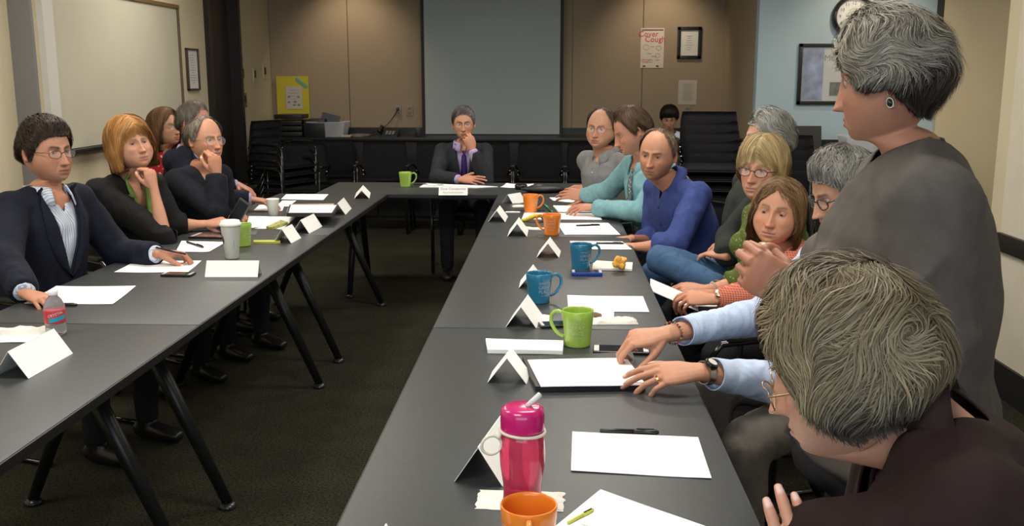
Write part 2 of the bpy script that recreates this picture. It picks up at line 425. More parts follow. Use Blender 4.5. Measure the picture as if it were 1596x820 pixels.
        dv = dv+rs.normal(0, .10, (n, 3))*(1-f); P2 = P+dv*step[:, None]; P2 /= np.linalg.norm(P2, axis=1)[:, None]
        ok = st.mask(P2) > -h.get('over', 8); P = np.where(ok[:, None], P2, P+(P2-P)*.12); P /= np.linalg.norm(P, axis=1)[:, None]
    A = np.stack(pts, 1)                                          # n, seg+1, 3
    T = np.gradient(A, axis=1); T /= np.maximum(np.linalg.norm(T, axis=2), 1e-6)[..., None]
    U = A/np.linalg.norm(A, axis=2)[..., None]; B = np.cross(T, U); B /= np.maximum(np.linalg.norm(B, axis=2), 1e-6)[..., None]
    tw = rs.uniform(-.22, .22, n)[:, None, None]; B = B+U*tw
    ww = wd*rs.uniform(.6, 1.3, n)[:, None]*np.interp(np.linspace(0, 1, seg+1), [0, .2, .7, 1], [.5, 1, .85, .15])[None]
    Lf = A-B*ww[..., None]*.5; Rt = A+B*ww[..., None]*.5
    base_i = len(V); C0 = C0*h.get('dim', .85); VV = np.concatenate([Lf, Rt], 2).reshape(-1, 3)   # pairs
    k0 = (np.arange(n)*(seg+1)*2)[:, None]+(np.arange(seg)*2)[None]+base_i
    FF = np.stack([k0, k0+1, k0+3, k0+2], -1).reshape(-1, 4).tolist()
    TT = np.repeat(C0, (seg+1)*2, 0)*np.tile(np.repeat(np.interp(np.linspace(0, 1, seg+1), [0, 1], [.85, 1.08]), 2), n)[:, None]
    Vall = np.vstack([V, VV])*S; Wd = Vall@R.T+C
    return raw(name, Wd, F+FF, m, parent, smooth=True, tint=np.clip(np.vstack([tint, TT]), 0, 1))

# ---- blob surfaces: closed shells merged by a voxel remesh into one continuous skin
class Blob:
    def __init__(s): s.V = []; s.F = []
    def _add(s, V, F):
        k = len(s.V); s.V += [tuple(v) for v in V]; s.F += [tuple(i+k for i in f) for f in F]
    def tube(s, pts, rad, side=None, n=14, cap=.55):
        """pts: list of points; rad: radius or (across, thick) per point; side: direction of 'across'"""
        pts = [np.asarray(p, float) for p in pts]; N = len(pts)
        rad = [(r, r) if np.isscalar(r) else r for r in (rad if isinstance(rad, list) else [rad]*N)]
        t0 = nrm(pts[1]-pts[0]); t1 = nrm(pts[-1]-pts[-2])
        P = [pts[0]-t0*rad[0][1]*cap, pts[0]-t0*rad[0][1]*cap*.7]+pts+[pts[-1]+t1*rad[-1][1]*cap*.7, pts[-1]+t1*rad[-1][1]*cap]
        q0, q1 = rad[0], rad[-1]; Rr = [(q0[0]*.35, q0[1]*.35), (q0[0]*.75, q0[1]*.75)]+rad+[(q1[0]*.75, q1[1]*.75), (q1[0]*.35, q1[1]*.35)]
        V = []; M = len(P); sd = None if side is None else np.asarray(side, float)
        prev = None
        for i in range(M):
            t = nrm(P[min(i+1, M-1)]-P[max(i-1, 0)])
            ref = sd if sd is not None else (prev if prev is not None else (v3(0, 0, 1) if abs(t[2]) < .9 else v3(1, 0, 0)))
            a = ref-t*np.dot(ref, t)
            if np.linalg.norm(a) < .05: a = np.cross(t, v3(.3, .5, .8))
            a = nrm(a); prev = a; b = np.cross(t, a)
            for k in range(n):
                w = 2*pi*k/n; V.append(P[i]+a*cos(w)*Rr[i][0]+b*sin(w)*Rr[i][1])
        F = [(i*n+k, i*n+(k+1) % n, (i+1)*n+(k+1) % n, (i+1)*n+k) for i in range(M-1) for k in range(n)]
        F.append(tuple(range(n))[::-1]); F.append(tuple((M-1)*n+k for k in range(n)))
        s._add(V, F); return s
    def ball(s, c, r, R=None, n=12):
        r = v3(r, r, r) if np.isscalar(r) else np.asarray(r, float); V = []; F = []
        for i in range(1, n):
            for j in range(n*2):
                a = pi*i/n; b = pi*j/n; d = v3(sin(a)*cos(b), sin(a)*sin(b), cos(a))*r
                if R is not None: d = R@d
                V.append(np.asarray(c)+d)
        m = n*2; F = [(i*m+j, (i+1)*m+j, (i+1)*m+(j+1) % m, i*m+(j+1) % m) for i in range(n-2) for j in range(m)]
        F.append(tuple(range(m))); F.append(tuple((n-2)*m+j for j in range(m))[::-1]); s._add(V, F); return s
    def solid(s, voxel, smooth=3, fac=.5):
        me = bpy.data.meshes.new('tmp'); me.from_pydata(s.V, [], s.F); me.update()
        o = bpy.data.objects.new('tmp', me); COL.objects.link(o)
        rm = o.modifiers.new('r', 'REMESH'); rm.mode = 'VOXEL'; rm.voxel_size = voxel; rm.use_smooth_shade = True
        if smooth: sm = o.modifiers.new('s', 'SMOOTH'); sm.factor = fac; sm.iterations = smooth
        dg = bpy.context.evaluated_depsgraph_get(); dg.update(); e = bpy.data.meshes.new_from_object(o.evaluated_get(dg))
        V = np.zeros(len(e.vertices)*3); e.vertices.foreach_get('co', V); V = V.reshape(-1, 3)
        L = np.zeros(len(e.loops), int); e.loops.foreach_get('vertex_index', L)
        St = np.zeros(len(e.polygons), int); e.polygons.foreach_get('loop_start', St); Tt = np.zeros(len(e.polygons), int); e.polygons.foreach_get('loop_total', Tt)
        N = np.zeros(len(e.vertices)*3); e.vertices.foreach_get('normal', N); N = N.reshape(-1, 3)
        F = [tuple(L[a:a+b].tolist()) for a, b in zip(St, Tt)]
        bpy.data.objects.remove(o); bpy.data.meshes.remove(me); bpy.data.meshes.remove(e)
        return V, F, N
def wrinkle(V, N, amp, sc=9., seed=0, stretch=(1, 1, .5)):
    out = V.copy(); s = np.array(stretch)*sc
    for i in range(len(V)):
        p = V[i]*s+seed*3.1
        a = mnoise.noise(Vector(p)); b = 1-abs(mnoise.noise(Vector(p*1.9+7)))*2.2
        out[i] += N[i]*amp*(a*.9+b*.7)
    return out
from mathutils.bvhtree import BVHTree
class Surf:
    """front surface of a garment, to lay ties, lapels, buttons and scarves on it"""
    def __init__(s, V, F, nb, side, frt, spine): s.b = BVHTree.FromPolygons([tuple(v) for v in V], F); s.a = (nb, side, frt, spine)
    def y(s, x, z, step=0., dflt=.10):
        nb, side, frt, spine = s.a
        for k in range(9):
            o = nb+side*(x+step*k)+spine*z+frt*.185; h = s.b.ray_cast(Vector(o), Vector(-frt), .6)
            if h[0] is not None and h[3] > .002 and .185-h[3] > .015: return .185-h[3]
        return dflt
def cut(V, F, T, pred):
    """drop the faces whose corners all satisfy pred"""
    F2 = [f for f in F if not all(pred[i] for i in f)]
    # smooth the cut edge so that it runs as a clean hem
    ec = {}
    for f in F2:
        for a, b in zip(f, f[1:]+f[:1]):
            e = (a, b) if a < b else (b, a); ec[e] = ec.get(e, 0)+1
    nb_ = {}
    for (a, b), c in ec.items():
        if c == 1: nb_.setdefault(a, []).append(b); nb_.setdefault(b, []).append(a)
    V = V.copy(); bi = [a for a in nb_ if len(nb_[a]) == 2]
    if bi:
        I = np.array(bi); J = np.array([nb_[a][0] for a in bi]); K = np.array([nb_[a][1] for a in bi])
        for _ in range(10): V[I] = V[I]*.4+(V[J]+V[K])*.3
    used = sorted({a for f in F2 for a in f}); idx = -np.ones(len(V), int); idx[used] = np.arange(len(used))
    return V[used], [tuple(int(idx[a]) for a in f) for f in F2], (None if T is None else T[used])

# ---- hands
FING = {'i': ((.027, .092), (.043, .026, .021), .0088), 'm': ((.008, .097), (.047, .030, .022), .0090), 'r': ((-.012, .090), (.043, .028, .021), .0085), 'p': ((-.030, .079), (.034, .021, .019), .0075)}
POSES = {   # finger: (spread, mcp, pip, dip) degrees; thumb: (out, down, bend1, bend2)
 'relaxed': dict(i=(6, 18, 25, 12), m=(1, 22, 28, 14), r=(-4, 26, 30, 16), p=(-10, 28, 30, 18), t=(42, 20, 14, 12)),
 'flat': dict(i=(7, 6, 10, 5), m=(1, 8, 10, 5), r=(-5, 9, 12, 6), p=(-12, 10, 12, 6), t=(48, 12, 8, 8)),
 'fist': dict(i=(2, 70, 88, 45), m=(0, 74, 90, 50), r=(-2, 78, 90, 50), p=(-4, 80, 90, 50), t=(28, 46, 30, 35)),
 'loosefist': dict(i=(3, 52, 70, 35), m=(0, 60, 75, 38), r=(-3, 66, 78, 40), p=(-6, 68, 78, 40), t=(30, 40, 22, 22)),
 'pinch': dict(i=(2, 48, 48, 24), m=(0, 50, 52, 26), r=(-3, 50, 55, 28), p=(-8, 48, 50, 26), t=(26, 46, 12, 10)),
 'hold': dict(i=(3, 36, 30, 18), m=(0, 44, 36, 20), r=(-3, 50, 42, 24), p=(-7, 52, 44, 24), t=(34, 34, 6, 8)),
 'grip': dict(i=(3, 46, 60, 30), m=(0, 50, 64, 32), r=(-3, 54, 66, 34), p=(-6, 56, 66, 34), t=(36, 42, 20, 22)),
 'edge': dict(i=(4, 26, 22, 12), m=(1, 32, 26, 14), r=(-3, 40, 32, 18), p=(-8, 44, 38, 20), t=(30, 42, 8, 8)),
 'spread': dict(i=(10, 10, 14, 8), m=(2, 14, 18, 8), r=(-7, 16, 20, 10), p=(-16, 18, 22, 12), t=(62, 6, 6, 6)),
}
def rot(v, ax, deg):
    a = radians(deg); ax = nrm(ax); return v*cos(a)+np.cross(ax, v)*sin(a)+ax*np.dot(ax, v)*(1-cos(a))
def hand_frame(F, N, side):
    """F towards the fingers, N back of the hand; returns matrix with columns thumb side, fingers, back"""
    F = nrm(F); N = nrm(np.asarray(N, float)-F*np.dot(N, F)); X = np.cross(F, N)
    if side == 'R': X = -X
    # right hand, fingers forward, back up: thumb points to the left
    return np.stack([X, F, N], 1)
def add_hand(bl, W, R, pose, s=1.):
    """adds palm, fingers and thumb as shells; returns fingertips with the direction of the nails"""
    p = POSES[pose] if isinstance(pose, str) else pose; tips = []
    T = lambda x, y, z: W+R@(v3(x, y, z)*s)
    X, Y, Z = R[:, 0], R[:, 1], R[:, 2]
    bl.tube([T(.001, -.012, 0), T(.001, .012, 0), T(.002, .040, 0), T(0, .070, .001), T(-.001, .088, .0)], [(.0255*s, .0185*s), (.029*s, .0175*s), (.0375*s, .0165*s), (.0405*s, .0145*s), (.0375*s, .0115*s)], side=X, n=16, cap=.5)
    bl.tube([T(.018, .018, -.007), T(.027, .038, -.009), T(.024, .060, -.007)], [(.013*s, .014*s), (.014*s, .015*s), (.010*s, .010*s)], side=X)
    for key, ((kx, ky), ls, r) in FING.items():
        sp, a, b, c = p[key]; base = T(kx, ky, 0); d = rot(Y, Z, -sp if np.dot(np.cross(X, Y), Z) > 0 else sp); ax = nrm(np.cross(Z, d))
        P = [T(kx*.8, ky-.022, .001), base]; rr = [(r*1.02*s, r*.95*s), (r*1.13*s, r*1.10*s)]
        # curl towards the palm (-Z)
        cur = d; q = base
        for L, ang in zip(ls, (a, b, c)):
            cur = rot(cur, ax, ang)
            if np.dot(rot(d, ax, 30), Z) > 0: cur = rot(rot(cur, ax, -ang), ax, -ang)
            q1 = q+cur*L*s; P += [q+cur*L*s*.5, q1]; q = q1
            k_ = len(rr); f = {2: .94, 4: .90, 6: .82}[k_]; rr += [(r*f*s, r*f*s), (r*(f+.03)*s, r*(f+.03)*s)] if k_ < 6 else [(r*f*s, r*f*s), (r*.66*s, r*.66*s)]
        bl.tube(P, rr, side=X, n=10, cap=.6)
        nn = rot(Z, ax, a+b+c)
        if np.dot(rot(d, ax, 30), Z) > 0: nn = rot(Z, ax, -(a+b+c))
        tips.append((P[-1]*.55+P[-2]*.45, cur, nrm(nn), r*s))
    o_, dn, b1, b2 = p['t']; hand = 1 if np.dot(np.cross(X, Y), Z) > 0 else -1
    d = nrm(X*sin(radians(o_))+Y*cos(radians(o_))-Z*sin(radians(dn))*.8); base = T(.020, .012, -.006)
    q1 = base+d*.044*s; bend = nrm(Y*.55-X*.95-Z*.25); d2 = nrm(d+bend*sin(radians(b1))); q2 = q1+d2*.034*s; d3 = nrm(d2+bend*sin(radians(b2))); q3 = q2+d3*.026*s
    bl.tube([base, (base+q1)/2, q1, (q1+q2)/2, q2, (q2+q3)/2, q3], [(.0135*s,)*2, (.0135*s,)*2, (.0112*s,)*2, (.0100*s,)*2, (.0106*s,)*2, (.0102*s,)*2, (.0075*s,)*2], n=10, cap=.6)
    nt = nrm(Z*.6+X*.6); nt = nrm(nt-d3*np.dot(nt, d3)); tips.append((q3*.6+q2*.4, d3, nt, .0102*s))
    return tips
def ik(S, Wp, L1, L2, hint):
    d = Wp-S; D = np.linalg.norm(d); k = max(1., D/((L1+L2)*.985)); L1 *= k; L2 *= k
    u = d/D; a = (L1*L1-L2*L2+D*D)/(2*D); h = sqrt(max(L1*L1-a*a, 0)); hv = np.asarray(hint, float); hv = nrm(hv-u*np.dot(hv, u)); return S+u*a+hv*h
def ringpts(c, ax, up, a, b, n=24):
    ax = nrm(ax); u = nrm(np.asarray(up, float)-ax*np.dot(up, ax)); w = np.cross(ax, u)
    return [c+u*cos(2*pi*i/n)*a+w*sin(2*pi*i/n)*b for i in range(n)]
def band(name, c, ax, up, a, b, wd, th, m, parent, n=28):
    """flat band round a limb: wrist strap, cuff, bracelet"""
    ax = nrm(ax); mb = MB(); V = []
    for (dr, dz) in ((0, -wd/2), (th, -wd/2), (th, wd/2), (0, wd/2)):
        V += [p+ax*dz for p in ringpts(c, ax, up, a+dr, b+dr, n)]
    F = [(q*n+i, q*n+(i+1) % n, ((q+1) % 4)*n+(i+1) % n, ((q+1) % 4)*n+i) for q in range(4) for i in range(n)]
    mb.add(V, F); return mb.build(name, m, parent, auto=40)
EYEW = None
def ear(V0, F0, T0, k, sgn, skin):
    """a shell ear: rim, concha and lobe as a small grid"""
    n, m = 20, 6; V = []; F = []
    for i in range(n):
        a = 2*pi*i/n
        ry = .0155*(1-.18*sin(a)); rz = .031
        for j in range(m):
            f = j/(m-1); cy = cos(a)*ry*f; cz = sin(a)*rz*f
            if cz < 0: cy *= .8
            lift = .004+.0105*sstep(.25, .85, f)-.006*sstep(.88, 1, f)
            if cy > 0: lift *= .55
            V.append((sgn*(.0735*k.get('w', 1)+lift+.005*(-cy/.015)*f), -.008+cy-.1*cz*0, -.006+cz))
    for i in range(n):
        for j in range(m-1): F.append((i*m+j, i*m+j+1, ((i+1) % n)*m+j+1, ((i+1) % n)*m+j))
    # back skin of the ear towards the head
    b = len(V)
    for i in range(n):
        x, y, z = V[i*m+m-1]; V.append((sgn*.066*k.get('w', 1), y*.75-.004, z*.78))
    for i in range(n): F.append((i*m+m-1, b+i, b+(i+1) % n, ((i+1) % n)*m+m-1))
    V = np.array(V); T = np.tile(skin*np.array([1.02, .84, .80]), (len(V), 1)); T[[i*m+j for i in range(n) for j in (0, 1)]] *= .62
    return V, F, T
def make_person(sp):
    """sp: dictionary with head, torso, arms, clothes. Returns the person's Empty."""
    tf = sp.get('torso', 0); TF = frame(tf); fwd, rgt = TF[:, 1], TF[:, 0]; up = v3(0, 0, 1)
    C = np.array(sp['head'], float); k = dict(sp['face']); k['skin'] = np.array(k.get('skin', (.62, .36, .25)))*np.array([.84, .74, .66]); S = k.get('size', 1.04); k['size'] = S
    HR = frame(sp['look'][0], sp['look'][1], sp['look'][2] if len(sp['look']) > 2 else 0)
    b = sp.get('build', 1.); sh = sp.get('sh', .160 if not sp['face'].get('fem') else .142)*b; fem = k.get('fem', 0)
    nb = np.array(sp['neck'], float) if 'neck' in sp else C+v3(0, 0, -sp.get('nl', .163)*S)-fwd*sp.get('hf', .03)
    lean = sp.get('lean', .08); seat = sp.get('seat', .47); stand = sp.get('stand', False)
    pel = nb-fwd*lean+v3(0, 0, -1)*(nb[2]-seat-.10) if not stand else nb-fwd*lean-up*.56
    if 'pelvis' in sp: pel = np.array(sp['pelvis'], float)
    pname = sp.get('name', 'person')
    root = thing(pname, sp['label'], 'person', (float(pel[0]), float(pel[1]), 0), radians(tf-90), sp.get('group'))
    spine = nrm(nb-pel); side = nrm(rgt-spine*np.dot(rgt, spine)); frt = np.cross(spine, side)*-1
    if np.dot(frt, fwd) < 0: frt = -frt
    tl = sp.get('twist', 0.); side_u = rot(side, spine, tl)
    sp_l = np.linalg.norm(nb-pel)
    def TP(a, f=0., s_=0.): return pel+spine*sp_l*a+frt*f+side*s_
    slope = sp.get('slope', .052)
    SHp = {sd: nb-spine*slope+side_u*sh*sg*(1-.0)+fwd*sp.get('shf', .0) for sd, sg in (('R', 1), ('L', -1))}
    for sd in ('R', 'L'):
        if 'sh'+sd in sp: SHp[sd] = SHp[sd]+np.array(sp['sh'+sd])
    # ---------------- skin: head with neck
    nl = sp.get('res', 132); nr = int(nl*.62)
    t = np.linspace(-pi, pi, nl, endpoint=False); t = t-.42*np.sin(t)           # more columns in front
    th_n = pi*.86; ph = np.linspace(.0015, th_n, nr)
    TH, PH = np.meshgrid(t, ph); D = np.stack([np.sin(PH)*np.sin(TH), np.sin(PH)*np.cos(TH), np.cos(PH)], -1).reshape(-1, 3)
    P0 = head_base(D, k); P = head_feat(P0, D, k); T = head_tint(P, D, k); P[:, 2] = np.where(P[:, 2] < 0, P[:, 2]*k.get('long', 1.08), P[:, 2])
    Vw = (P*S)@HR.T+C
    last = Vw[-nl:]; rows = []; nk = 15
    ncent0 = C+HR@(v3(0, -.022, -.094)*S); nr_ = k.get('neckr', .065 if not fem else .053)*(1+.12*k.get('fat', 0))
    for i in range(1, nk+1):
        f = i/nk
        cc = ncent0*(1-f)+(nb+spine*(-.02))*f
        ax_y = nrm(HR[:, 1]*(1-f)+frt*f); axis = nrm((nb-ncent0)); ax_y = nrm(ax_y-axis*np.dot(ax_y, axis)); ax_x = np.cross(ax_y, -axis)
        if np.dot(ax_x, HR[:, 0]) < 0: ax_x = -ax_x
        rr = nr_*(1-.06*sin(pi*f)+.30*max(0, f-.72)/.28)
        ring = cc[None]+ax_x[None]*(np.sin(t)*rr)[:, None]+ax_y[None]*(np.cos(t)*rr*1.02)[:, None]
        w = sstep(0, .42, f); rows.append(last*(1-w)*1.0+ring*w if w < 1 else ring)
    # chest ring and closing
    for (dz, a_, b_) in ((-.05, .13, .085), (-.11, .145*b, .095*b), (-.20, .14*b, .095*b)):
        cc = nb+spine*dz; rows.append(cc[None]+side[None]*(np.sin(t)*a_)[:, None]+frt[None]*(np.cos(t)*b_)[:, None])
    NV = np.vstack([Vw]+rows); NR = nr+len(rows)
    F = [(i*nl+j, (i+1)*nl+j, (i+1)*nl+(j+1) % nl, i*nl+(j+1) % nl) for i in range(NR-1) for j in range(nl)]
    F.append(tuple(range(nl))); F.append(tuple((NR-1)*nl+j for j in range(nl))[::-1])
    # relax the join of jaw and neck
    G = NV.reshape(NR, nl, 3)
    for _ in range(12):
        lo, hi = nr-6, nr+9
        A = G[lo:hi].copy(); A = (G[lo-1:hi-1]+G[lo+1:hi+1]+np.roll(A, 1, 1)+np.roll(A, -1, 1))/4
        G[lo:hi] = G[lo:hi]*.5+A*.5
    NV = G.reshape(-1, 3); TT = np.vstack([T]+[np.tile(k['skin']*np.array([.97, .9, .88]), (nl, 1)) for _ in rows])
    BV, BF, BT = [NV], [F], [TT]; cnt = len(NV)
    def addp(V, F_, T_):
        nonlocal cnt
        BV.append(V); BF.append([tuple(a+cnt for a in f) for f in F_]); BT.append(T_); cnt += len(V)
    if not sp.get('noears'):
        for sgn in (-1, 1):
            V, F_, T_ = ear(None, None, None, k, sgn, k['skin']); addp((V*S)@HR.T+C, F_, T_)
    # ---------------- arms and hands
    arms = {}; hand_sc = sp.get('hand', .97 if fem else 1.05)
    for sd in ('R', 'L'):
        a = sp.get(sd)
        if a is None:
            dflt = SHp[sd]+fwd*.22-up*.42; a = dict(w=dflt, hint=-fwd*.5-up+side*(.4 if sd == 'R' else -.4), f=fwd-up*.2, n=up, pose='relaxed')
        Wp = np.array(a['w'], float); Sh = SHp[sd]; hint = a.get('hint', -up)
        E = np.array(a['elbow'], float) if 'elbow' in a else ik(Sh, Wp, .285*b**.5, .255*b**.5, hint)
        fdir = nrm(np.array(a.get('f', Wp-E), float)); ndir = np.array(a.get('n', up), float)
        HF = hand_frame(fdir, ndir, sd); bl = Blob(); fa = nrm(Wp-E)
        ar = sp.get('armr', 1.)*(1 if not fem else .9)
        bl.tube([E, E+fa*.06, (E*.5+Wp*.5), Wp-fa*.04, Wp], [(.034*ar, .034*ar), (.040*ar, .038*ar), (.036*ar, .034*ar), (.028*ar, .023*ar), (.027*ar, .020*ar)], side=HF[:, 0], n=16)
        tips = add_hand(bl, Wp+HF[:, 1]*.004, HF, a.get('pose', 'relaxed'), hand_sc)
        V, F_, N = bl.solid(a.get('vox', sp.get('vox', .0032)), 2, .5)
        Tn = np.tile(k['skin']*np.array([1.0, .93, .90]), (len(V), 1)); q = Wp+HF[:, 1]*.092*hand_sc
        dk = np.linalg.norm(V-q, axis=1); Tn = Tn*(1-(.10*np.exp(-(dk/.03)**2))[:, None]*np.array([[0, .8, .9]]))
        for (tp, td, tn, r) in tips:
            d_ = V-tp-tn*r*.8; al = d_@td; la = d_@np.cross(td, tn); w = np.exp(-(al/.0065)**4)*np.exp(-(la/(r*.62))**4)*(((V-tp)@tn) > r*.35)
            Tn = Tn*(1-w[:, None])+np.array([.78, .56, .48])*w[:, None]
            w2 = np.exp(-((V-tp)**2).sum(1)/.011**2)*.25; Tn = Tn*(1-w2[:, None]*np.array([[0, .35, .35]]))
        addp(V, F_, Tn*(1+RNG.normal(0, .012, (len(V), 1))))
        arms[sd] = dict(S=Sh, E=E, W=Wp, HF=HF, tips=tips, fa=fa, ar=ar)
    # torso and limbs of skin under the clothes, coarse
    bl = Blob()
    bl.tube([TP(.02), TP(.35), TP(.7), TP(.9)], [(.14*b, .09*b), (.12*b, .085*b), (.14*b, .09*b), (.13*b, .07*b)], side=side)
    for sd in ('R', 'L'): A = arms[sd]; bl.tube([A['S'], (A['S']+A['E'])/2, A['E'], A['E']+A['fa']*.04], [.043*b, .036*b, .030, .032*A['ar']], cap=.2)
    V, F_, N = bl.solid(.022, 1); addp(V, F_, np.tile(k['skin'], (len(V), 1)))
    body = raw('body', np.vstack(BV), [f for q in BF for f in q], mat('skin', (1, 1, 1), rough=.5, spec=.4, attr=True, sss=.04, bump=.12, bscale=700, var=.06, vscale=60), root, smooth=True, tint=np.clip(np.vstack(BT), 0, 1))
    # eyes
    gz = k.get('gaze', (0, 0))
    for sgn in (-1, 1):
        if sp.get('noeyes'): break
        c = v3(sgn*.0315, .0697, .0035); g = frame(90-gz[0], gz[1]); gd = g[:, 1]; Rg = .0126
        V = []; Tn = []; n1, n2 = 14, 20; Fe = []
        for i in range(n1+1):
            a = (i/n1)**1.3*1.75
            for j in range(n2):
                w = 2*pi*j/n2; d = gd*cos(a)+(g[:, 0]*cos(w)+g[:, 2]*sin(w))*sin(a); V.append(c+d*Rg)
                Tn.append((.01, .01, .01) if a < .17 else (k.get('iris', (.07, .045, .03)) if a < .50 else (.36, .30, .27)))
        for i in range(n1):
            for j in range(n2): Fe.append((i*n2+j, (i+1)*n2+j, (i+1)*n2+(j+1) % n2, i*n2+(j+1) % n2))
        raw('eye', (np.array(V)*S)@HR.T+C, Fe, mat('eye_surface', (1, 1, 1), rough=.12, attr=True, spec=.6), body, smooth=True, tint=np.array(Tn))
    # ---------------- clothes
    M = sp['mats']; nd = sp.get('bulk', 0.)
    bust = .0 if not fem else sp.get('bust', .028); bel = sp.get('belly', .02)
    def torso_shell(grow, hem=.0, neck=.9, bl=None):
        bl = bl or Blob(); g = grow+nd
        a = hem
        pr = [(a, .172*b+.01*fem, .118*b), (.18, .160*b, .116*b+bel), (.38, (.150-.012*fem)*b, .112*b+bel*.9), (.60, .162*b, .118*b+bel*.3), (.78, .168*b, .112*b), (.90, .140*b, .088*b), (.965, .088*b, .066*b)]
        pr = [q for q in pr if q[0] >= a]
        bl.tube([TP(q[0], (q[2]-.11)*.4+sp.get('hump', -.0)*sin(pi*min(q[0], 1))) for q in pr], [(q[1]+g, q[2]+g) for q in pr], side=side, n=24, cap=.3)
        if fem:
            for sg in (-1, 1): bl.ball(TP(.66, .085*b+g*.6, sg*.075*b), (.062+g*.3, .055+bust*.5, .062))
        bl.tube([SHp['L'], nb-spine*.043-side_u*.09, nb-spine*.030-side_u*.05, nb-spine*.030+side_u*.05, nb-spine*.043+side_u*.09, SHp['R']], [.046*b+g, .050*b+g, .052*b+g, .052*b+g, .050*b+g, .046*b+g], cap=.3)
        return bl
    def sleeve(bl, sd, grow, upto=1., flare=0.):
        A = arms[sd]; S_, E, Wp = A['S'], A['E'], A['W']; g = grow; g2 = nd*.6
        P = [S_, S_*.55+E*.45, E-nrm(E-S_)*.03, E+A['fa']*.02]; r = [.050*b+g+g2, .050*b+g+g2, .046*b+g+g2*.7, .046*b+g+g2*.6]
        if upto > .1:
            for f in (.4, .75, 1.): P.append(E+(Wp-E)*upto*f-A['fa']*.0); r.append((.046-ly_taper[0]*f*upto)*b+g+flare*f)
        else: P = P[:3]; r = r[:3]; P[-1] = S_+(E-S_)*(.62+upto); 
        bl.tube(P, r, n=16, cap=.12)
        if upto > .1: bl.ball(E, .050*b+g*.9+g2*.5)
        bl.ball(S_, .056*b+g+g2*.6)
    layers = sp['clothes']; ly_taper = [.012]
    made = {}; surfs = {}; nax = nrm(ncent0-nb)
    for ly in layers:
        kind = ly['type']; grow = ly.get('grow', .006); m = ly['m']; vx = ly.get('vox', sp.get('cvox', .0095))
        if kind == 'top':
            bl = torso_shell(grow, ly.get('hem', .02))
            up_ = ly.get('sleeve', .97); up_ = up_ if isinstance(up_, dict) else dict(R=up_, L=up_)
            ly_taper[0] = ly.get('taper', .012)
            for sd in ('R', 'L'):
                if up_[sd] is not None: sleeve(bl, sd, grow, up_[sd], ly.get('flare', 0.))
            if ly.get('turtle'): bl.tube([nb-spine*.02, nb+spine*.045], [nr_+.010, nr_+.008])
            V, F_, N = bl.solid(vx, ly.get('sm', 7)); V = wrinkle(V, N, ly.get('wr', .0045), ly.get('ws', 9.), sp.get('seed', 1))
            if 'drape' in ly:
                am, fq, dr = ly['drape']; Lc = (V-nb)@np.stack([side, frt, spine], 1); cc_ = Lc@np.array(dr)
                nz_ = np.array([mnoise.noise(Vector(p*6.)) for p in Lc]); nz2 = np.array([mnoise.noise(Vector(p*3.+4.)) for p in Lc])
                V = V+N*(am*(1-np.abs(np.sin((cc_+nz_*.035)*fq)))**1.6*np.clip(.55+nz2*1.3, 0, 1.2))[:, None]
            whole = Surf(V, F_, nb, side, frt, spine)
            L = (V-nb)@np.stack([side, frt, spine], 1)        # x side, y front, z up the spine
            if 'vneck' in ly:
                dep, wd, top = ly['vneck']
                zz = np.clip((L[:, 2]+dep)/(dep+top), 0, 1.2)
                pred = (L[:, 1] > .02) & (L[:, 2] > -dep) & (np.abs(L[:, 0]-ly.get('vx', 0)) < wd*zz**.8) & (np.abs(L[:, 0]) < .16)
                pred |= (np.linalg.norm((L-v3(0, 0, .02))*v3(1, 1, .6), axis=1) < ly.get('neckhole', .075))
                V, F_, _ = cut(V, F_, None, pred)
            elif not ly.get('turtle'):
                cx = L-v3(0, .012, 0); pred = (np.hypot(cx[:, 0]/1.15, cx[:, 1]) < ly.get('neckhole', .066)) & (L[:, 2] > -.09)
                V, F_, _ = cut(V, F_, None, pred)
            o = raw(ly['name'], V, F_, m, root, smooth=True)
            if ly.get('solid', .003): md = o.modifiers.new('thickness', 'SOLIDIFY'); md.thickness = ly.get('solid', .003); md.offset = -1
            made[ly['name']] = o; surfs[ly['name']] = Surf(V, F_, nb, side, frt, spine); surfs['last'] = whole
            if ly.get('cuff'):
                for sd in ('R', 'L'):
                    A = arms[sd]; c = A['E']+(A['W']-A['E'])*(up_[sd] or 0); r = (.0455-ly_taper[0]*(up_[sd] or 0))*b+grow-.0005
                    if up_[sd]: band('cuff', c, A['fa'], A['HF'][:, 0], r, r*.94, ly.get('cuffw', .055), .003, ly['cuff'], o)
        elif kind == 'collar':        # folded shirt collar: stand and two leaves
            h_, op, wd = ly.get('h', .035), ly.get('open', .35), ly.get('wd', .05)
            n = 30; cc = nb+nax*(ly.get('z', .004)); V = []; F_ = []; cs = nrm(side-nax*np.dot(side, nax)); cfv = np.cross(nax, cs)*-1; cfv = cfv if np.dot(cfv, frt) > 0 else -cfv
            for i in range(n+1):
                a = -pi+op+(2*pi-2*op)*i/n; a = a+pi  # from front round the back to front
                f = abs(i/n-.5)*2; rr = nr_+.009
                d = cs*sin(a)+cfv*cos(a)
                dn = nax*(-(.012)*(f**3))
                st0 = cc+d*(rr+.004)+dn-nax*.012; st1 = cc+d*(rr-.001)+nax*h_*(1-.25*f)+dn; lf = st1+d*.006; l2 = cc+d*(rr+.021+.014*f**4)+dn-nax*(.014+wd*.75*f**3)
                V += [st0, st1, lf, (lf+l2)/2+d*.004, l2, l2-d*.004, (lf+l2)/2, st1-d*.002]
            q = 8
            for i in range(n):
                for j in range(q-1): F_.append((i*q+j, (i+1)*q+j, (i+1)*q+j+1, i*q+j+1))
            o = raw('collar', V, F_, m, root, smooth=True); md = o.modifiers.new('thickness', 'SOLIDIFY'); md.thickness = .0015
        elif kind == 'lapels':
            dep, wd, top = ly['vneck']; ref = made[ly['on']]
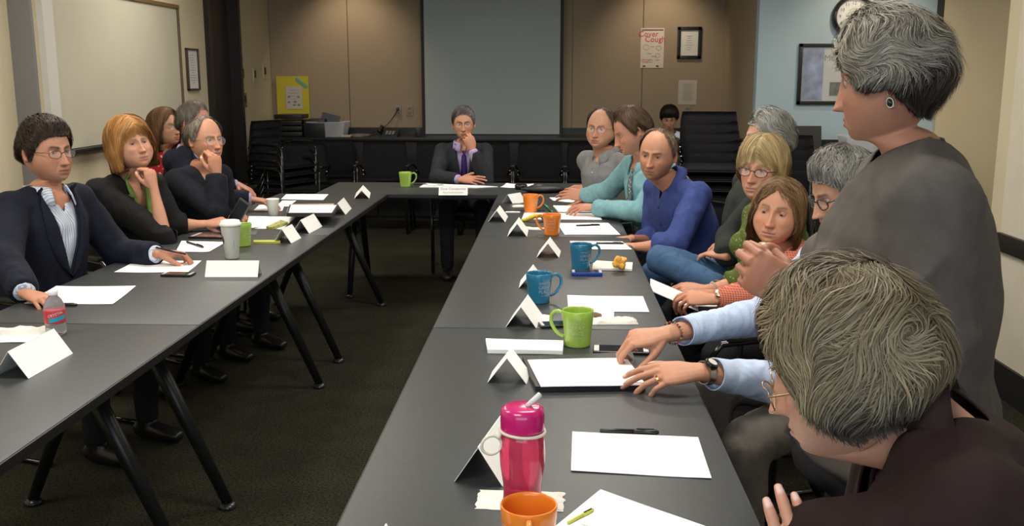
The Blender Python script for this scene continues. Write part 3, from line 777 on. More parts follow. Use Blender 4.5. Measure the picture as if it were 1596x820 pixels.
            for sg in (-1, 1):
                V = []; F_ = []; n = 16
                for i in range(n+1):
                    f = i/n; z_ = -dep+(dep+top)*f; zz = f**.8
                    xi = sg*(wd*zz); w_ = ly.get('w', .045)*(sin(pi*min(f*1.12, 1))**.6)*(1.0 if f < .8 else 1)+.004
                    x1_ = xi+sg*w_; sf = surfs[ly['on']]; st_ = sg*.006
                    y1 = sf.y(x1_, z_, st_, .06)+ly.get('off', .005); y0_ = max(sf.y(xi, z_, st_, .06), y1-.01)+ly.get('off', .005)
                    if f > .86: y0_ = min(y0_, .075); y1 = min(y1, .085)
                    a_ = nb+side*xi+spine*z_+frt*y0_; b_ = nb+side*x1_+spine*(z_+.012)+frt*y1
                    V += [a_-frt*.018, a_, a_*.5+b_*.5+frt*.004, b_, b_-frt*.006]
                for i in range(n):
                    for j in range(4): F_.append((i*5+j, (i+1)*5+j, (i+1)*5+j+1, i*5+j+1))
                o = raw(ly.get('as', 'lapel'), V, F_, m, root, smooth=True); md = o.modifiers.new('thickness', 'SOLIDIFY'); md.thickness = .002
        elif kind == 'tie':
            V = []; F_ = []; n = 18; L_ = ly.get('len', .36)
            for i in range(n+1):
                f = i/n; z_ = -.012-L_*f; w_ = .017+.022*f-(.012 if i == 1 else 0)
                if i == 0: w_ = .016
                yf = (surfs['last'].y(ly.get('x', 0)*f, z_, 0, .08) if i > 1 else nr_+.022)+.008
                c_ = nb+spine*z_+frt*yf+side*ly.get('x', 0)*f
                V += [c_-side*w_, c_+frt*.006, c_+side*w_, c_-frt*.004]
            for i in range(n):
                for j in range(4): F_.append((i*4+j, (i+1)*4+j, (i+1)*4+(j+1) % 4, i*4+(j+1) % 4))
            F_.append((0, 1, 2, 3)); raw('tie', V, F_, m, root, smooth=True)
        elif kind == 'scarf':
            for sg in (-1, 1):
                V = []; F_ = []; n = 16; q = 7
                for i in range(n+1):
                    f = i/n; a = pi*(1-f*.92); z_ = .05-.02*f-ly.get('len', .26)*max(0, f-.35)**1.2*1.6; rr = nr_+.016+.02*f
                    yy = cos(a)*rr; yy = yy if f < .55 else np.interp(-z_, [-.02, .06, .3], [yy, .10*b, .135*b+bel])
                    xx = sg*(sin(a)*rr*(1 if f < .6 else 1)+.012*f)
                    for j in range(q):
                        g_ = j/(q-1)-.5; w_ = .05
                        V.append(nb+side*(xx+sg*g_*w_*f*.9)+frt*(yy+.006*sin(j*2.2+i*.7))+spine*(z_-g_*w_*(1-f*.55)))
                for i in range(n):
                    for j in range(q-1): F_.append((i*q+j, (i+1)*q+j, (i+1)*q+j+1, i*q+j+1))
                o = raw('scarf', V, F_, m, root, smooth=True); md = o.modifiers.new('thickness', 'SOLIDIFY'); md.thickness = .006
        elif kind == 'buttons':
            mb = MB()
            for i in range(ly.get('n', 4)):
                z_ = -.075-.085*i; yf = surfs['last'].y(0, z_, 0, .1)+.002
                c_ = nb+spine*z_+frt*yf; Rm = Matrix(((side[0], spine[0], frt[0], c_[0]), (side[1], spine[1], frt[1], c_[1]), (side[2], spine[2], frt[2], c_[2]), (0, 0, 0, 1)))
                t_ = MB().lathe([(.0055, -.004), (.0055, .002), (.004, .003)], n=10); mb.add([Rm@Vector(v) for v in t_.V], t_.F)
            mb.build('shirt_buttons', m, root, auto=40)
    # ---------------- legs
    lg = sp.get('legs', {}); tm = M.get('trousers')
    bl = Blob(); hipw = .088*b
    for sd, sg in (('R', 1), ('L', -1)):
        L = lg.get(sd, {})
        hip = pel+side*hipw*sg-up*.01
        if stand: kn = hip-up*.40+fwd*.03; an = np.array([hip[0], hip[1], .09])
        else:
            kn = np.array(L['knee'], float) if 'knee' in L else hip+fwd*.42+v3(0, 0, -.005)+side*.05*sg; an = np.array(L['ankle'], float) if 'ankle' in L else np.array([kn[0]-fwd[0]*lg.get('tuck', .02), kn[1]-fwd[1]*lg.get('tuck', .02), .09])
        bl.tube([hip, hip*.5+kn*.5, kn], [.090*b, .078*b, .062*b], n=16, cap=.5); bl.tube([kn, kn*.6+an*.4, an], [.062*b, .056*b, .046*b], n=16, cap=.4)
        fd = np.array(L.get('foot', fwd), float); fd = nrm(fd)
        sb = Blob(); a0 = an-v3(0, 0, .0); hz = -.048
        sb.tube([a0-fd*.045+up*hz, a0+fd*.03+up*hz, a0+fd*.11+up*(hz-.006), a0+fd*.165+up*(hz-.012)], [(.034, .036), (.038, .040), (.044, .032), (.034, .022)], side=np.cross(fd, up), n=14, cap=.6)
        sb.tube([a0+up*-.03, a0+up*.03], [.040, .042], n=12, cap=.2)
        V, F_, N = sb.solid(.009, 2); raw('shoe', V, F_, M.get('shoe', mat('black_leather', (.015, .013, .012), rough=.35)), root, smooth=True)
    bl.ball(pel+up*.0, (.17*b, .17*b, .10)); V, F_, N = bl.solid(.014, 3); V = wrinkle(V, N, .006, 8., 5)
    raw('trousers', V, F_, tm, root, smooth=True)
    # ---------------- hair and accessories
    if sp.get('hair'): build_hair('hair', k, sp['hair'], C, HR, root, mat('hair_strands', (1, 1, 1), rough=.55, spec=.22, attr=True))
    if 'glasses' in sp: glasses(sp['glasses'], C, HR, S, root, k)
    for fn in sp.get('extras', []): fn(root, arms, C, HR, S, nb, side, frt, spine)
    return root, arms
def glasses(g, C, R, S, root, k):
    m = mat('glasses_'+g.get('n', 'wire'), g.get('col', (.12, .11, .10)), rough=.3, metal=g.get('metal', .8)); r = g.get('r', .0011); a, b_ = g.get('size', (.024, .0165)); z0 = g.get('z', .000)
    tr = lambda p: (np.array(p)*S)@R.T+C
    mb = MB(); yb = g.get('y', .0985)
    for sg in (-1, 1):
        pts = [tr((sg*(.0325+a*cos(w)*(1+0*w)), yb-.006*abs(cos(w)*(.5 if cos(w)*1 < 0 else 1))-.004*(cos(w) > .6), z0+b_*sin(w)*(1 if sin(w) > 0 else 1.05))) for w in np.linspace(0, 2*pi, 26, endpoint=False)]
        mb.tube(pts, r, n=6, closed=True)
        mb.tube([tr(p) for p in ((sg*(.0325+a), yb-.008, z0+.006), (sg*.0665, yb-.018, z0+.007), (sg*.0775*k.get('w', 1), .045, z0+.006), (sg*.0800*k.get('w', 1), -.002, z0+.004), (sg*.078*k.get('w', 1), -.022, z0-.010))], r*1.15, n=6)
    mb.tube([tr(p) for p in ((-.0325+a, yb-.002, z0+.004), (0, yb+.003, z0+.008), (.0325-a, yb-.002, z0+.004))], r*1.1, n=6)
    o = mb.build('glasses', m, root, auto=60)
    for sg in (-1, 1):
        n = 20; V = [tr((sg*.0325, yb-.001, z0))]+[tr((sg*(.0325+a*.97*cos(w)), yb-.0045, z0+b_*.97*sin(w))) for w in np.linspace(0, 2*pi, n, endpoint=False)]
        raw('lens', V, [(0, 1+i, 1+(i+1) % n) for i in range(n)], mat('clear_lens', (1, 1, 1), rough=.02, alpha=.12, spec=.6), o, smooth=True)
# ================================================================== THE ROOM
def struct(name, mb, m, auto=None):
    o = mb.build(name, m, None, auto=auto) if isinstance(mb, MB) else mb; o['kind'] = 'structure'; return o
# plaster, fabric panels, carpet
beige = mat('beige_paint', (.56, .49, .335), rough=.75, bump=.12, bscale=260, var=.04, vscale=2)
panel_f = mat('fabric_wall_panel', (.31, .25, .175), rough=.9, bump=.35, bscale=420, var=.10, vscale=160, spec=.2)
pale_wall = mat('pale_grey_paint', (.35, .46, .52), rough=.6, bump=.15, bscale=240, var=.03, vscale=2)
pier_m = mat('pier_fabric', (.37, .30, .205), rough=.9, bump=.3, bscale=400, var=.08, vscale=140, spec=.2)
black_base = mat('black_rubber_base', (.012, .012, .013), rough=.5)
def carpet():
    m = mat('loop_carpet', (.05, .05, .04), rough=.95, spec=.1); nt = m.node_tree; b = nt.nodes['Principled BSDF']; tc = nt.nodes['Texture Coordinate']
    n1 = _n(nt, 'ShaderNodeTexNoise'); n1.inputs['Scale'].default_value = 105; n1.inputs['Detail'].default_value = 4; n1.inputs['Roughness'].default_value = .8; nt.links.new(tc.outputs['Object'], n1.inputs[0])
    c = _ramp(nt, n1.outputs[0], [(.36, (.004, .005, .005)), (.46, (.018, .020, .015)), (.54, (.055, .050, .028)), (.60, (.016, .020, .022)), (.68, (.17, .12, .06))])
    n2 = _n(nt, 'ShaderNodeTexNoise'); n2.inputs['Scale'].default_value = 5; n2.inputs['Detail'].default_value = 4; nt.links.new(tc.outputs['Object'], n2.inputs[0])
    c2 = _ramp(nt, n2.outputs[0], [(.35, (.75, .75, .75)), (.65, (1.0, 1.0, .9))])
    mx = _n(nt, 'ShaderNodeMix'); mx.data_type = 'RGBA'; mx.blend_type = 'MULTIPLY'; mx.inputs[0].default_value = 1
    nt.links.new(c, mx.inputs[6]); nt.links.new(c2, mx.inputs[7]); nt.links.new(mx.outputs[2], b.inputs['Base Color'])
    w = _n(nt, 'ShaderNodeTexVoronoi'); w.inputs['Scale'].default_value = 230; nt.links.new(tc.outputs['Object'], w.inputs[0])
    bp = _n(nt, 'ShaderNodeBump'); bp.inputs['Strength'].default_value = .8; bp.inputs['Distance'].default_value = .004; nt.links.new(w.outputs['Distance'], bp.inputs['Height']); nt.links.new(bp.outputs[0], b.inputs['Normal'])
    return m
XL, XR, YB, Y0 = -3.32, 2.19, 11.0, -1.7
struct('floor', MB().box((.6, 4.7, -.05), (8.4, 13.2, .1)), carpet())
struct('ceiling', MB().box((.6, 4.7, CEIL+.05), (8.4, 13.2, .1)), mat('ceiling_tile', (.62, .60, .55), rough=.9, bump=.4, bscale=120))
# left wall: a plain stretch near the camera, then the wall steps in behind the whiteboard; door opening at the far end
DY0, DY1 = 8.95, 9.87
mb = MB().box((XL-.06, 2.1, CEIL/2), (.12, 7.7, CEIL)); struct('wall_left', mb, beige)
mb = MB(); mb.box((-3.26, (5.95+DY0)/2, CEIL/2), (.12, DY0-5.95, CEIL)); mb.box((-3.26, (DY1+YB+.1)/2, CEIL/2), (.12, YB+.1-DY1, CEIL)); mb.box((-3.26, (DY0+DY1)/2, CEIL-.12), (.12, DY1-DY0, .24))
struct('wall_left_back', mb, beige)
mb = MB().box((XR+.06, (Y0+4.8)/2, CEIL/2), (.12, 4.8-Y0, CEIL)); struct('wall_right', mb, mat('cream_paint', (.60, .55, .44), rough=.7, bump=.12, bscale=240, var=.03))
mb = MB().box((3.40, 4.86, CEIL/2), (2.42, .12, CEIL)); mb.box((4.56, 7.0, CEIL/2), (.12, 4.3, CEIL)); struct('wall_right_recess', mb, beige)
mb = MB().box((2.62, 9.06, CEIL/2), (1.60, .12, CEIL)); struct('wall_back_right', mb, pale_wall); struct('wall_back_recess', MB().box((3.98, 9.03, CEIL/2), (1.12, .16, CEIL)), beige)
mb = MB().box((1.93, 10.04, CEIL/2), (.16, 2.06, CEIL)); struct('wall_pier', mb, pier_m)
# back wall behind the fabric panels, then each panel on it
wall_b = struct('wall_back', MB().box((-.6, YB+.10, CEIL/2), (5.3, .12, CEIL)), beige)
edges = [-3.2, -2.315, -1.49, -.65, .19, .965, 1.86]
for i in range(len(edges)-1):
    a, b_ = edges[i]+.003, edges[i+1]-.003
    MB().box(((a+b_)/2, YB+.02, CEIL/2), (b_-a, .04, CEIL-.01), bev=.004).build('panel', panel_f, wall_b)
# wall behind the camera with the window that lets the daylight in
mb = MB(); mb.box((-.3, Y0-.06, .5), (8, .12, 1.0)); mb.box((-.3, Y0-.06, 2.55), (8, .12, .4)); mb.box((-3.15, Y0-.06, 1.7), (2.3, .12, 1.5)); mb.box((2.6, Y0-.06, 1.7), (2.3, .12, 1.5))
struct('wall_front', mb, beige)
mb = MB()
for x in (-2.0, -.86, .28, 1.43): mb.box((x, Y0-.04, 1.68), (.05, .08, 1.36))
for z in (1.0, 2.35): mb.box((-.28, Y0-.04, z), (3.48, .08, .05))
win = struct('window_1', mb, mat('window_frame_paint', (.25, .24, .22), rough=.4))
for x in (-1.43, -.29, .855): MB().box((x, Y0-.04, 1.68), (1.09, .006, 1.30)).build('pane', mat('window_glass', (1, 1, 1), rough=.02, alpha=.06), win)
for i, (x, y) in enumerate(TROFFERS):
    t = thing('ceiling_light', 'rectangular ceiling light above the %s' % ('left tables nearest the camera', 'right tables nearest the camera', 'middle of left tables', 'middle of right tables', 'far end of left tables', 'far end of right tables', 'camera end of the room', 'recess beyond the right wall, added to brighten it')[i], 'ceiling light', (x, y, CEIL))
    mb = MB()
    for a_, b__, w_, d_ in ((0, .30, 1.22, .03), (0, -.30, 1.22, .03), (-.60, 0, .03, .6), (.60, 0, .03, .6)): mb.box((x+a_, y+b__, CEIL-.012), (w_, d_, .024))
    mb.build('frame', mat('white_enamel', (.7, .7, .68), rough=.4), t); MB().box((x, y, CEIL-.006), (1.17, .57, .008)).build('diffuser', mat('lit_diffuser', (1, .95, .85), emit=2.5), t)
for i, (x, y) in enumerate(WASHERS):
    t = thing('downlight', 'small recessed downlight before the %s' % ('left part of back wall', 'right part of back wall', 'pale right wall')[i], 'ceiling light', (x, y, CEIL))
    MB().lathe([(.06, -.002), (.085, -.004), (.088, 0), (.06, 0)], c=(x, y, CEIL), n=28).build('trim_ring', mat('white_enamel', (.7, .7, .68)), t, smooth=True)
# bases, shaded step face
struct('baseboard_right', MB().box((XR-.008, 2.3, .082), (.016, 5.0, .164)), black_base)
struct('baseboard_left', MB().box((XL+.008, 2.2, .08), (.016, 7.4, .16)), black_base)
mb = MB().box((-3.19, 7.45, .08), (.02, 3.0, .16)); mb.box((-3.19, 10.45, .08), (.02, 1.1, .16)); struct('baseboard_left_back', mb, black_base)
struct('baseboard_back', MB().box((-.65, YB-.01, .08), (5.0, .02, .16)), black_base)
# bumper rail on the right wall
br = thing('bumper_rail', 'dark horizontal bumper rail fixed to the cream right wall', 'rail', (XR, 3.2, .745))
MB().box((XR-.013, 3.30, .745), (.025, 2.98, .088), bev=.008).build('rail', mat('dark_wood_stain', (.022, .018, .016), rough=.45), br, auto=40)
mb = MB()
for y in (2.2, 3.2, 4.2): mb.tube([(XR-.028, y, .745), (XR-.024, y, .745)], .006, n=10)
mb.build('screw_head', mat('dark_steel', (.1, .1, .1), metal=1, rough=.3), br)
# end face where the left wall steps in, its shade painted as grey
struct('wall_step_face', MB().box((-3.25, 5.93, CEIL/2), (.14, .03, CEIL)), mat('shaded_step_grey', (.17, .165, .16), rough=.6))
# ------------------------------------------------------------------ whiteboard on the left wall
wb = thing('whiteboard', 'large wall mounted whiteboard with thin dark frame and marker tray', 'whiteboard', (-3.2, 7.1, 1.05))
zt_ = at_x(235, 6, -3.19).z
MB().box((-3.19, 7.18, (1.07+zt_)/2), (.02, 2.14, zt_-1.07)).build('board', mat('whiteboard_enamel', (.47, .44, .345), rough=.4, var=.03, vscale=3), wb)
fr = mat('brown_frame', (.10, .07, .045), rough=.4)
MB().box((-3.18, 7.18, zt_+.012), (.035, 2.2, .028)).build('frame_top', mat('bronze_frame', (.30, .20, .09), rough=.35, metal=.6), wb)
MB().box((-3.18, 8.262, (1.07+zt_)/2), (.035, .014, zt_-1.06)).build('frame_side', fr, wb)
MB().box((-3.18, 6.09, (1.0+zt_)/2), (.04, .13, zt_-1.0)).build('frame_side', mat('pale_frame', (.55, .53, .48), rough=.5), wb)
MB().box((-3.165, 7.18, 1.055), (.075, 2.2, .022), bev=.004).build('marker_tray', mat('black_plastic', (.015, .015, .016), rough=.4), wb, auto=40)
# framed notice on the left wall
def framed(name, label, cx, cz, w, h, y=None, x=None, fw=.03, col_=(.015, .013, .012), inner=None, group=None, rest=None, mat_w=0.):
    """a frame hung on the back wall (y) or the left wall (x)"""
    if x is None: t = thing(name, label, 'picture', (cx, y, cz), 0, group); M = lambda a, d, b: (cx+a, y-d, cz+b)
    else: t = thing(name, label, 'picture', (x, cx, cz), pi/2, group); M = lambda a, d, b: (x+d, cx+a, cz+b)
    ex = (lambda a, d, b: (a, d, b)) if x is None else (lambda a, d, b: (d, a, b))
    mb = MB()
    for (a, b_, wa, wb_) in ((0, h/2-fw/2, w, fw), (0, -h/2+fw/2, w, fw), (-w/2+fw/2, 0, fw, h), (w/2-fw/2, 0, fw, h)): mb.box(M(a, .013, b_), ex(wa, .026, wb_), bev=.003)
    mb.build('frame', mat('frame_%02d%02d' % (int(col_[0]*99), int(fw*999)), col_, rough=.35), t, auto=40)
    MB().box(M(0, .006, 0), ex(w-fw*1.6, .008, h-fw*1.6)).build('print', inner or mat('paper_white', (.62, .62, .58), rough=.7), t)
    return t
def strip_text(parent, txts, m, flip=False):
    """lines of lettering: (text, size, x, z) in the parent's frame standing just proud of the face (local -y)"""
    for (tx, sz, x, z, d) in txts:
        lettering(parent, tx, sz, Matrix.Translation((x, -d, z)) @ Matrix.Rotation(pi/2, 4, 'X'), m)
ink = mat('black_ink', (.02, .02, .025), rough=.7); redink = mat('red_ink', (.55, .05, .06), rough=.7); greyink = mat('grey_ink', (.22, .22, .22), rough=.8)
def scribble(n, w, h, seed, m, parent, d, z0=0, x0=0, s=1):
    rs = random.Random(seed); mb = MB()
    for i in range(n):
        x = x0+rs.uniform(-w/2, w/2); z = z0+h/2-h*(i+.5)/n; l = rs.uniform(.4, 1)*w*.5
        mb.add([(x0-l*rs.uniform(.6, 1), -d, z), (x0+l*rs.uniform(.6, 1), -d, z), (x0+l, -d, z+.0035*s), (x0-l, -d, z+.0035*s)], [(0, 1, 2, 3)])
    return mb.build('print_lines', m, parent, local=True)
q = at_x(298.5, 108, -3.2)
t = framed('framed_notice', 'narrow framed notice on the left wall beside the dark doorway', q.y, q.z, .27, .36, x=-3.2, fw=.014, col_=(.05, .03, .025))
scribble(12, .17, .26, 2, greyink, t, .012)
# door: dark slab, frame, closer and handle
door_o = struct('door_1', MB().box((-3.29, (DY0+DY1)/2, 1.25), (.045, DY1-DY0-.1, 2.5)), mat('dark_door_wood', (.018, .014, .012), rough=.45, var=.3, vscale=5, stretch=(1, 1, .1)))
mb = MB(); mb.box((-3.235, DY0+.03, 1.26), (.16, .06, 2.52)); mb.box((-3.235, DY1-.03, 1.26), (.16, .06, 2.52)); mb.box((-3.235, (DY0+DY1)/2, 2.53), (.16, DY1-DY0, .07)); mb.build('door_frame', mat('black_door_frame', (.012, .010, .010), rough=.4), door_o)
mb = MB(); mb.tube([(-3.262, DY0+.14, 1.02), (-3.21, DY0+.14, 1.02), (-3.20, DY0+.24, 1.02)], .009); mb.build('handle', mat('brushed_steel', (.35, .34, .32), metal=1, rough=.35), door_o, smooth=True)
dc = thing('door_closer', 'grey metal closer at the top of the dark door', 'door closer', (-3.2, 9.3, 2.3))
MB().box((-3.235, 9.22, 2.30), (.06, .26, .07), bev=.01).build('closer_body', mat('brushed_steel', (.35, .34, .32), metal=1, rough=.35), dc, auto=40)
mb = MB(); mb.tube([(-3.2, 9.30, 2.34), (-3.1, 9.5, 2.37), (-3.2, 9.75, 2.40)], .009); mb.build('closer_arm', MATS['brushed_steel'], dc, smooth=True)
# switches and small fittings on the left wall past the door
for (u, v, w, h, lb, dark) in ((377.5, 116, .02, .20, 'thin vertical dark bar on the wall just past the doorway', 1), (396, 117, .05, .17, 'small dark wall control in the middle of the far left wall', 1), (411.5, 112, .06, .17, 'wall thermostat nearest the back corner', 1), (381, 156, .06, .16, 'lower brass light switch plate beside the door', 0)):
    q = at_x(u, v, -3.2); t = thing('wall_switch', lb, 'switch', (-3.2, q.y, q.z))
    MB().box((-3.195, q.y, q.z), (.01, w*1.7, h*.9), bev=.002).build('plate', mat('ivory_plate', (.50, .45, .34), rough=.5) if dark else mat('brass_plate', (.20, .15, .08), rough=.4, metal=.5), t)
    MB().box((-3.186, q.y, q.z+.01), (.012, w*.6, h*.45), bev=.002).build('toggle', mat('dark_plastic', (.03, .025, .02), rough=.4), t)
# ------------------------------------------------------------------ back wall: projection screen
ps = thing('projection_screen', 'pulled down grey projection screen in the middle of back wall', 'screen', (-.69, YB-.09, .89))
MB().box((-.695, YB-.10, 1.80), (1.50, .004, 1.78)).build('screen_fabric', mat('screen_fabric', (.35, .405, .41), rough=.75, bump=.08, bscale=20, var=.02, vscale=2), ps)
for x in (-1.462, .072): MB().box((x, YB-.10, 1.78), (.035, .005, 1.86)).build('black_border', mat('black_screen_border', (.01, .01, .011), rough=.6), ps)
MB().box((-.695, YB-.10, .888), (1.57, .018, .035), bev=.006).build('bottom_bar', MATS['black_screen_border'], ps, auto=40)
MB().box((-.695, YB-.09, 2.69), (1.7, .11, .11), bev=.01).build('case', mat('white_case', (.6, .6, .58), rough=.4), ps, auto=40)
# yellow display board
q = at_y(456, 151, YB-.06)
yb = thing('poster_board', 'yellow poster board with white sheet and teal strip leaning in back left corner', 'poster', (q.x, YB-.05, q.z))
MB().box((q.x, YB-.04, q.z-.02), (.365, .012, .50)).build('board', mat('yellow_card', (.52, .44, .03), rough=.7), yb)
MB().box((q.x+.015, YB-.05, q.z-.01), (.185, .004, .25)).build('sheet', mat('paper_grey', (.50, .46, .42), rough=.8), yb)
M_ = Matrix.Translation((q.x+.105, YB-.05, q.z+.155)) @ Matrix.Rotation(radians(38), 4, 'Y')
MB().box((0, 0, 0), (.16, .004, .03), M=M_ @ Matrix.Diagonal((1, 1, 1, 1))).build('teal_strip', mat('teal_tape', (.10, .36, .30), rough=.6), yb)
scribble(6, .13, .20, 5, greyink, yb, .004, z0=-.01, x0=.015)
mb = MB()
for (a, b_) in ((-.06, -.06), (.01, -.055), (-.06, .0), (.05, .0), (0, -.09), (.05, -.09)): mb.box((q.x+.015+a, YB-.053, q.z+b_), (.03, .002, .022))
mb.build('print_blocks', greyink, yb)
# power outlets
for (u, v, lb) in ((620.5, 172.5, 'left power outlet on back wall with a cord plugged in'), (638.5, 172.5, 'right power outlet on back wall nearest the screen'), (1071, 173, 'grey power outlet on back wall above the seated child')):
    q = at_y(u, v, YB); t = thing('power_outlet', lb, 'outlet', (q.x, YB, q.z))
    MB().box((q.x, YB-.004, q.z), (.072, .012, .118), bev=.003).build('plate', mat('outlet_plate', (.26, .22, .16) if u < 1000 else (.16, .14, .11), rough=.5), t, auto=40)
    for dz in (.026, -.026):
        s_ = MB().box((q.x, YB-.011, q.z+dz), (.034, .006, .028), bev=.003).build('socket', mat('socket_face', (.18, .15, .11), rough=.5), t)
q = at_y(620, 170, YB-.03)
cord = MB(); e = at_y(575, 207, YB-.25); pts = []
for i in range(15):
    f = i/14; pts.append((q.x+(e.x-q.x)*f, YB-.03-.22*f**2, q.z+(e.z-q.z)*(f**.8)-.05*sin(pi*f)))
cord.tube(pts, .006, n=6); cord.box((q.x, YB-.03, q.z), (.03, .04, .03), bev=.005)
tag(cord.build('extension_cord', mat('brown_cord', (.05, .035, .025), rough=.5), None, smooth=True, origin=pts[0]), 'brown power cord sagging from the wall outlet down to the counter', 'cord')
# notices on the right of the back wall
q = at_y(1016.5, 75, YB)
t = thing('notice_poster', 'white cough hygiene poster with red heading pinned to back wall', 'poster', (q.x, YB-.006, q.z))
MB().box((q.x, YB-.004, q.z), (.255, .004, .43)).build('sheet', mat('poster_paper', (.60, .54, .47), rough=.7), t)
strip_text(t, [('Cover', .085, -.045, .125, .003), ('Cough', .085, .03, .068, .003)], redink); MB().box((q.x+.0, YB-.008, q.z+.195), (.235, .002, .014)).build('header_bar', mat('brown_bar', (.16, .10, .08), rough=.7), t)
mb = MB(); rs = random.Random(4)
for (a, b_, r) in ((-.07, .01, .035), (.07, .0, .03), (.06, -.08, .028), (-.01, -.14, .02)):
    mb.tube([(q.x+a+r*cos(w)*rs.uniform(.8, 1.1), YB-.007, q.z+b_+r*.8*sin(w)*rs.uniform(.8, 1.1)) for w in np.linspace(0, 6, 14)], .0018, n=4)
for (a, b_) in ((-.0, .015), (-.03, -.06), (.02, -.09), (.06, -.13)): mb.box((q.x+a, YB-.007, q.z+b_), (.05, .002, .005))
mb.build('line_drawing', greyink, t)
mb = MB(); mb.box((q.x-.085, YB-.008, q.z-.195), (.03, .002, .014)); mb.box((q.x+.06, YB-.008, q.z-.195), (.03, .002, .014)); mb.build('logo_block', ink, t)
strip_text(t, [('Cover your', .022, -.07, -.13, .003), ('Cough', .028, -.07, -.155, .003)], redink)
q = at_y(1074, 67, YB); t = framed('framed_certificate', 'black framed certificate hanging on the brown back wall', q.x, q.z, .262, .345, y=YB, fw=.036)
scribble(7, .10, .17, 3, greyink, t, .012)
q = at_y(1071.5, 144, YB); t = thing('paper_notice', 'plain printed sheet taped below the framed certificate', 'paper', (q.x, YB-.003, q.z))
MB().box((q.x, YB-.003, q.z), (.205, .003, .27)).build('sheet', mat('notice_paper', (.46, .42, .36), rough=.8), t); scribble(14, .15, .19, 8, mat('olive_ink', (.28, .29, .19), rough=.8), t, .003)
# ------------------------------------------------------------------ right: pale wall with clock and framed poster
YW = 9.0
q = at_y(1329, 26, YW)
ck = thing('wall_clock', 'round black rimmed wall clock high on the pale wall', 'clock', (q.x, YW, q.z))
Rw = Matrix.Translation((q.x, YW, q.z)) @ Matrix.Rotation(pi/2, 4, 'X')
def lm(prof, n=48): t_ = MB().lathe(prof, n=n); return MB().add([Rw@Vector(v) for v in t_.V], t_.F)
lm([(.155, 0), (.185, .0), (.187, .03), (.175, .055), (.160, .060), (.150, .045), (.148, .03), (.148, 0)]).build('rim', mat('black_gloss', (.02, .02, .022), rough=.25), ck, auto=50)
lm([(0, .02), (.150, .02), (.150, .024), (0, .024)]).build('dial', mat('clock_dial', (.72, .74, .74), rough=.5), ck, auto=40)
for i in range(1, 13):
    a = radians(90-30*i); lettering(ck, str(i), .042, Matrix.Translation((cos(a)*.117, -.026, sin(a)*.117-.014)) @ Matrix.Rotation(pi/2, 4, 'X'), ink, name='numeral')
for (ln, w_, a) in ((.075, .007, 20), (.11, .005, 130)):
    MB().box((0, 0, 0), (w_, .003, ln), M=Matrix.Translation((q.x, YW-.03, q.z)) @ Matrix.Rotation(radians(a), 4, 'Y') @ Matrix.Translation((0, 0, ln*.42))).build('clock_hand', ink, ck)
lm([(0, .05), (.149, .048), (.149, .050), (0, .052)]).build('glass', mat('clock_glass', (1, 1, 1), rough=.02, alpha=.07, spec=.8), ck, smooth=True)
q0 = at_y(1245.5, 68, YW); q1 = at_y(1247, 163, YW); pw = .86; ph_ = q0.z-q1.z; cx = q0.x+pw/2; cz = (q0.z+q1.z)/2
t = framed('framed_poster', 'wide black framed poster with a blue photo panel on the pale wall', cx, cz, pw, ph_, y=YW, fw=.032, col_=(.012, .012, .014), inner=mat('poster_grey', (.42, .45, .45), rough=.5))
MB().box((cx-pw/2+.13, YW-.012, cz), (.19, .003, ph_-.08)).build('blue_photo_panel', mat('cloudy_blue', (.16, .22, .36), rough=.5, var=.55, vscale=9), t)
strip_text(t, [('Mt. Tahoma', .075, -.02, ph_/2-.15, .0125)], mat('slate_ink', (.16, .18, .20), rough=.7))
for i, (a, c_) in enumerate(((-.09, (.05, .06, .05)), (.02, (.07, .03, .05)), (.14, (.03, .05, .03)))): MB().box((cx+a, YW-.0125, cz-.13), (.10, .003, .12)).build('small_photo', mat('small_photo_%d' % (i+1), c_, rough=.5, var=.8, vscale=30), t)
MB().box((cx, YW-.018, cz), (pw-.05, .002, ph_-.05)).build('glass', mat('picture_glass', (1, 1, 1), rough=.03, alpha=.06, spec=.9), t)
struct('trim_2', MB().box((3.40, YW-.02, 2.35), (.05, .05, .8)), mat('dark_trim', (.02, .018, .018), rough=.5))
# ------------------------------------------------------------------ counters
ctop = mat('black_laminate', (.014, .014, .015), rough=.4); cbody = mat('dark_cabinet', (.012, .011, .011), rough=.55)
def counter(x0, x1, y0, y1, label, doors):
    t = thing('counter', label, 'counter', ((x0+x1)/2, (y0+y1)/2, 0)); H_ = .895
    MB().box(((x0+x1)/2, (y0+y1)/2+.02, H_/2-.02), (x1-x0-.04, y1-y0-.04, H_-.04)).build('cabinet_body', cbody, t)
    MB().box(((x0+x1)/2, (y0+y1)/2, H_-.015), (x1-x0, y1-y0, .035), bev=.005).build('countertop', ctop, t, auto=40)
    MB().box(((x0+x1)/2, y1-.012, H_+.04), (x1-x0, .02, .085)).build('backsplash', ctop, t)
    for i in range(doors):
        w = (x1-x0-.06)/doors; x = x0+.03+w*(i+.5)
        d = MB().box((x, y0+.015, H_/2-.02), (w-.012, .018, H_-.14), bev=.003).build('door', cbody, t)
        MB().tube([(x+w*.38, y0-.01, .62), (x+w*.38, y0-.01, .74)], .005).build('handle', MATS['dark_steel'], d, smooth=True)
    return t
counter(-3.18, 1.84, 10.38, 10.99, 'long low black counter running under the projection screen', 8)
counter(1.95, 3.41, 8.42, 8.98, 'black counter against the pale wall below the framed poster', 4)
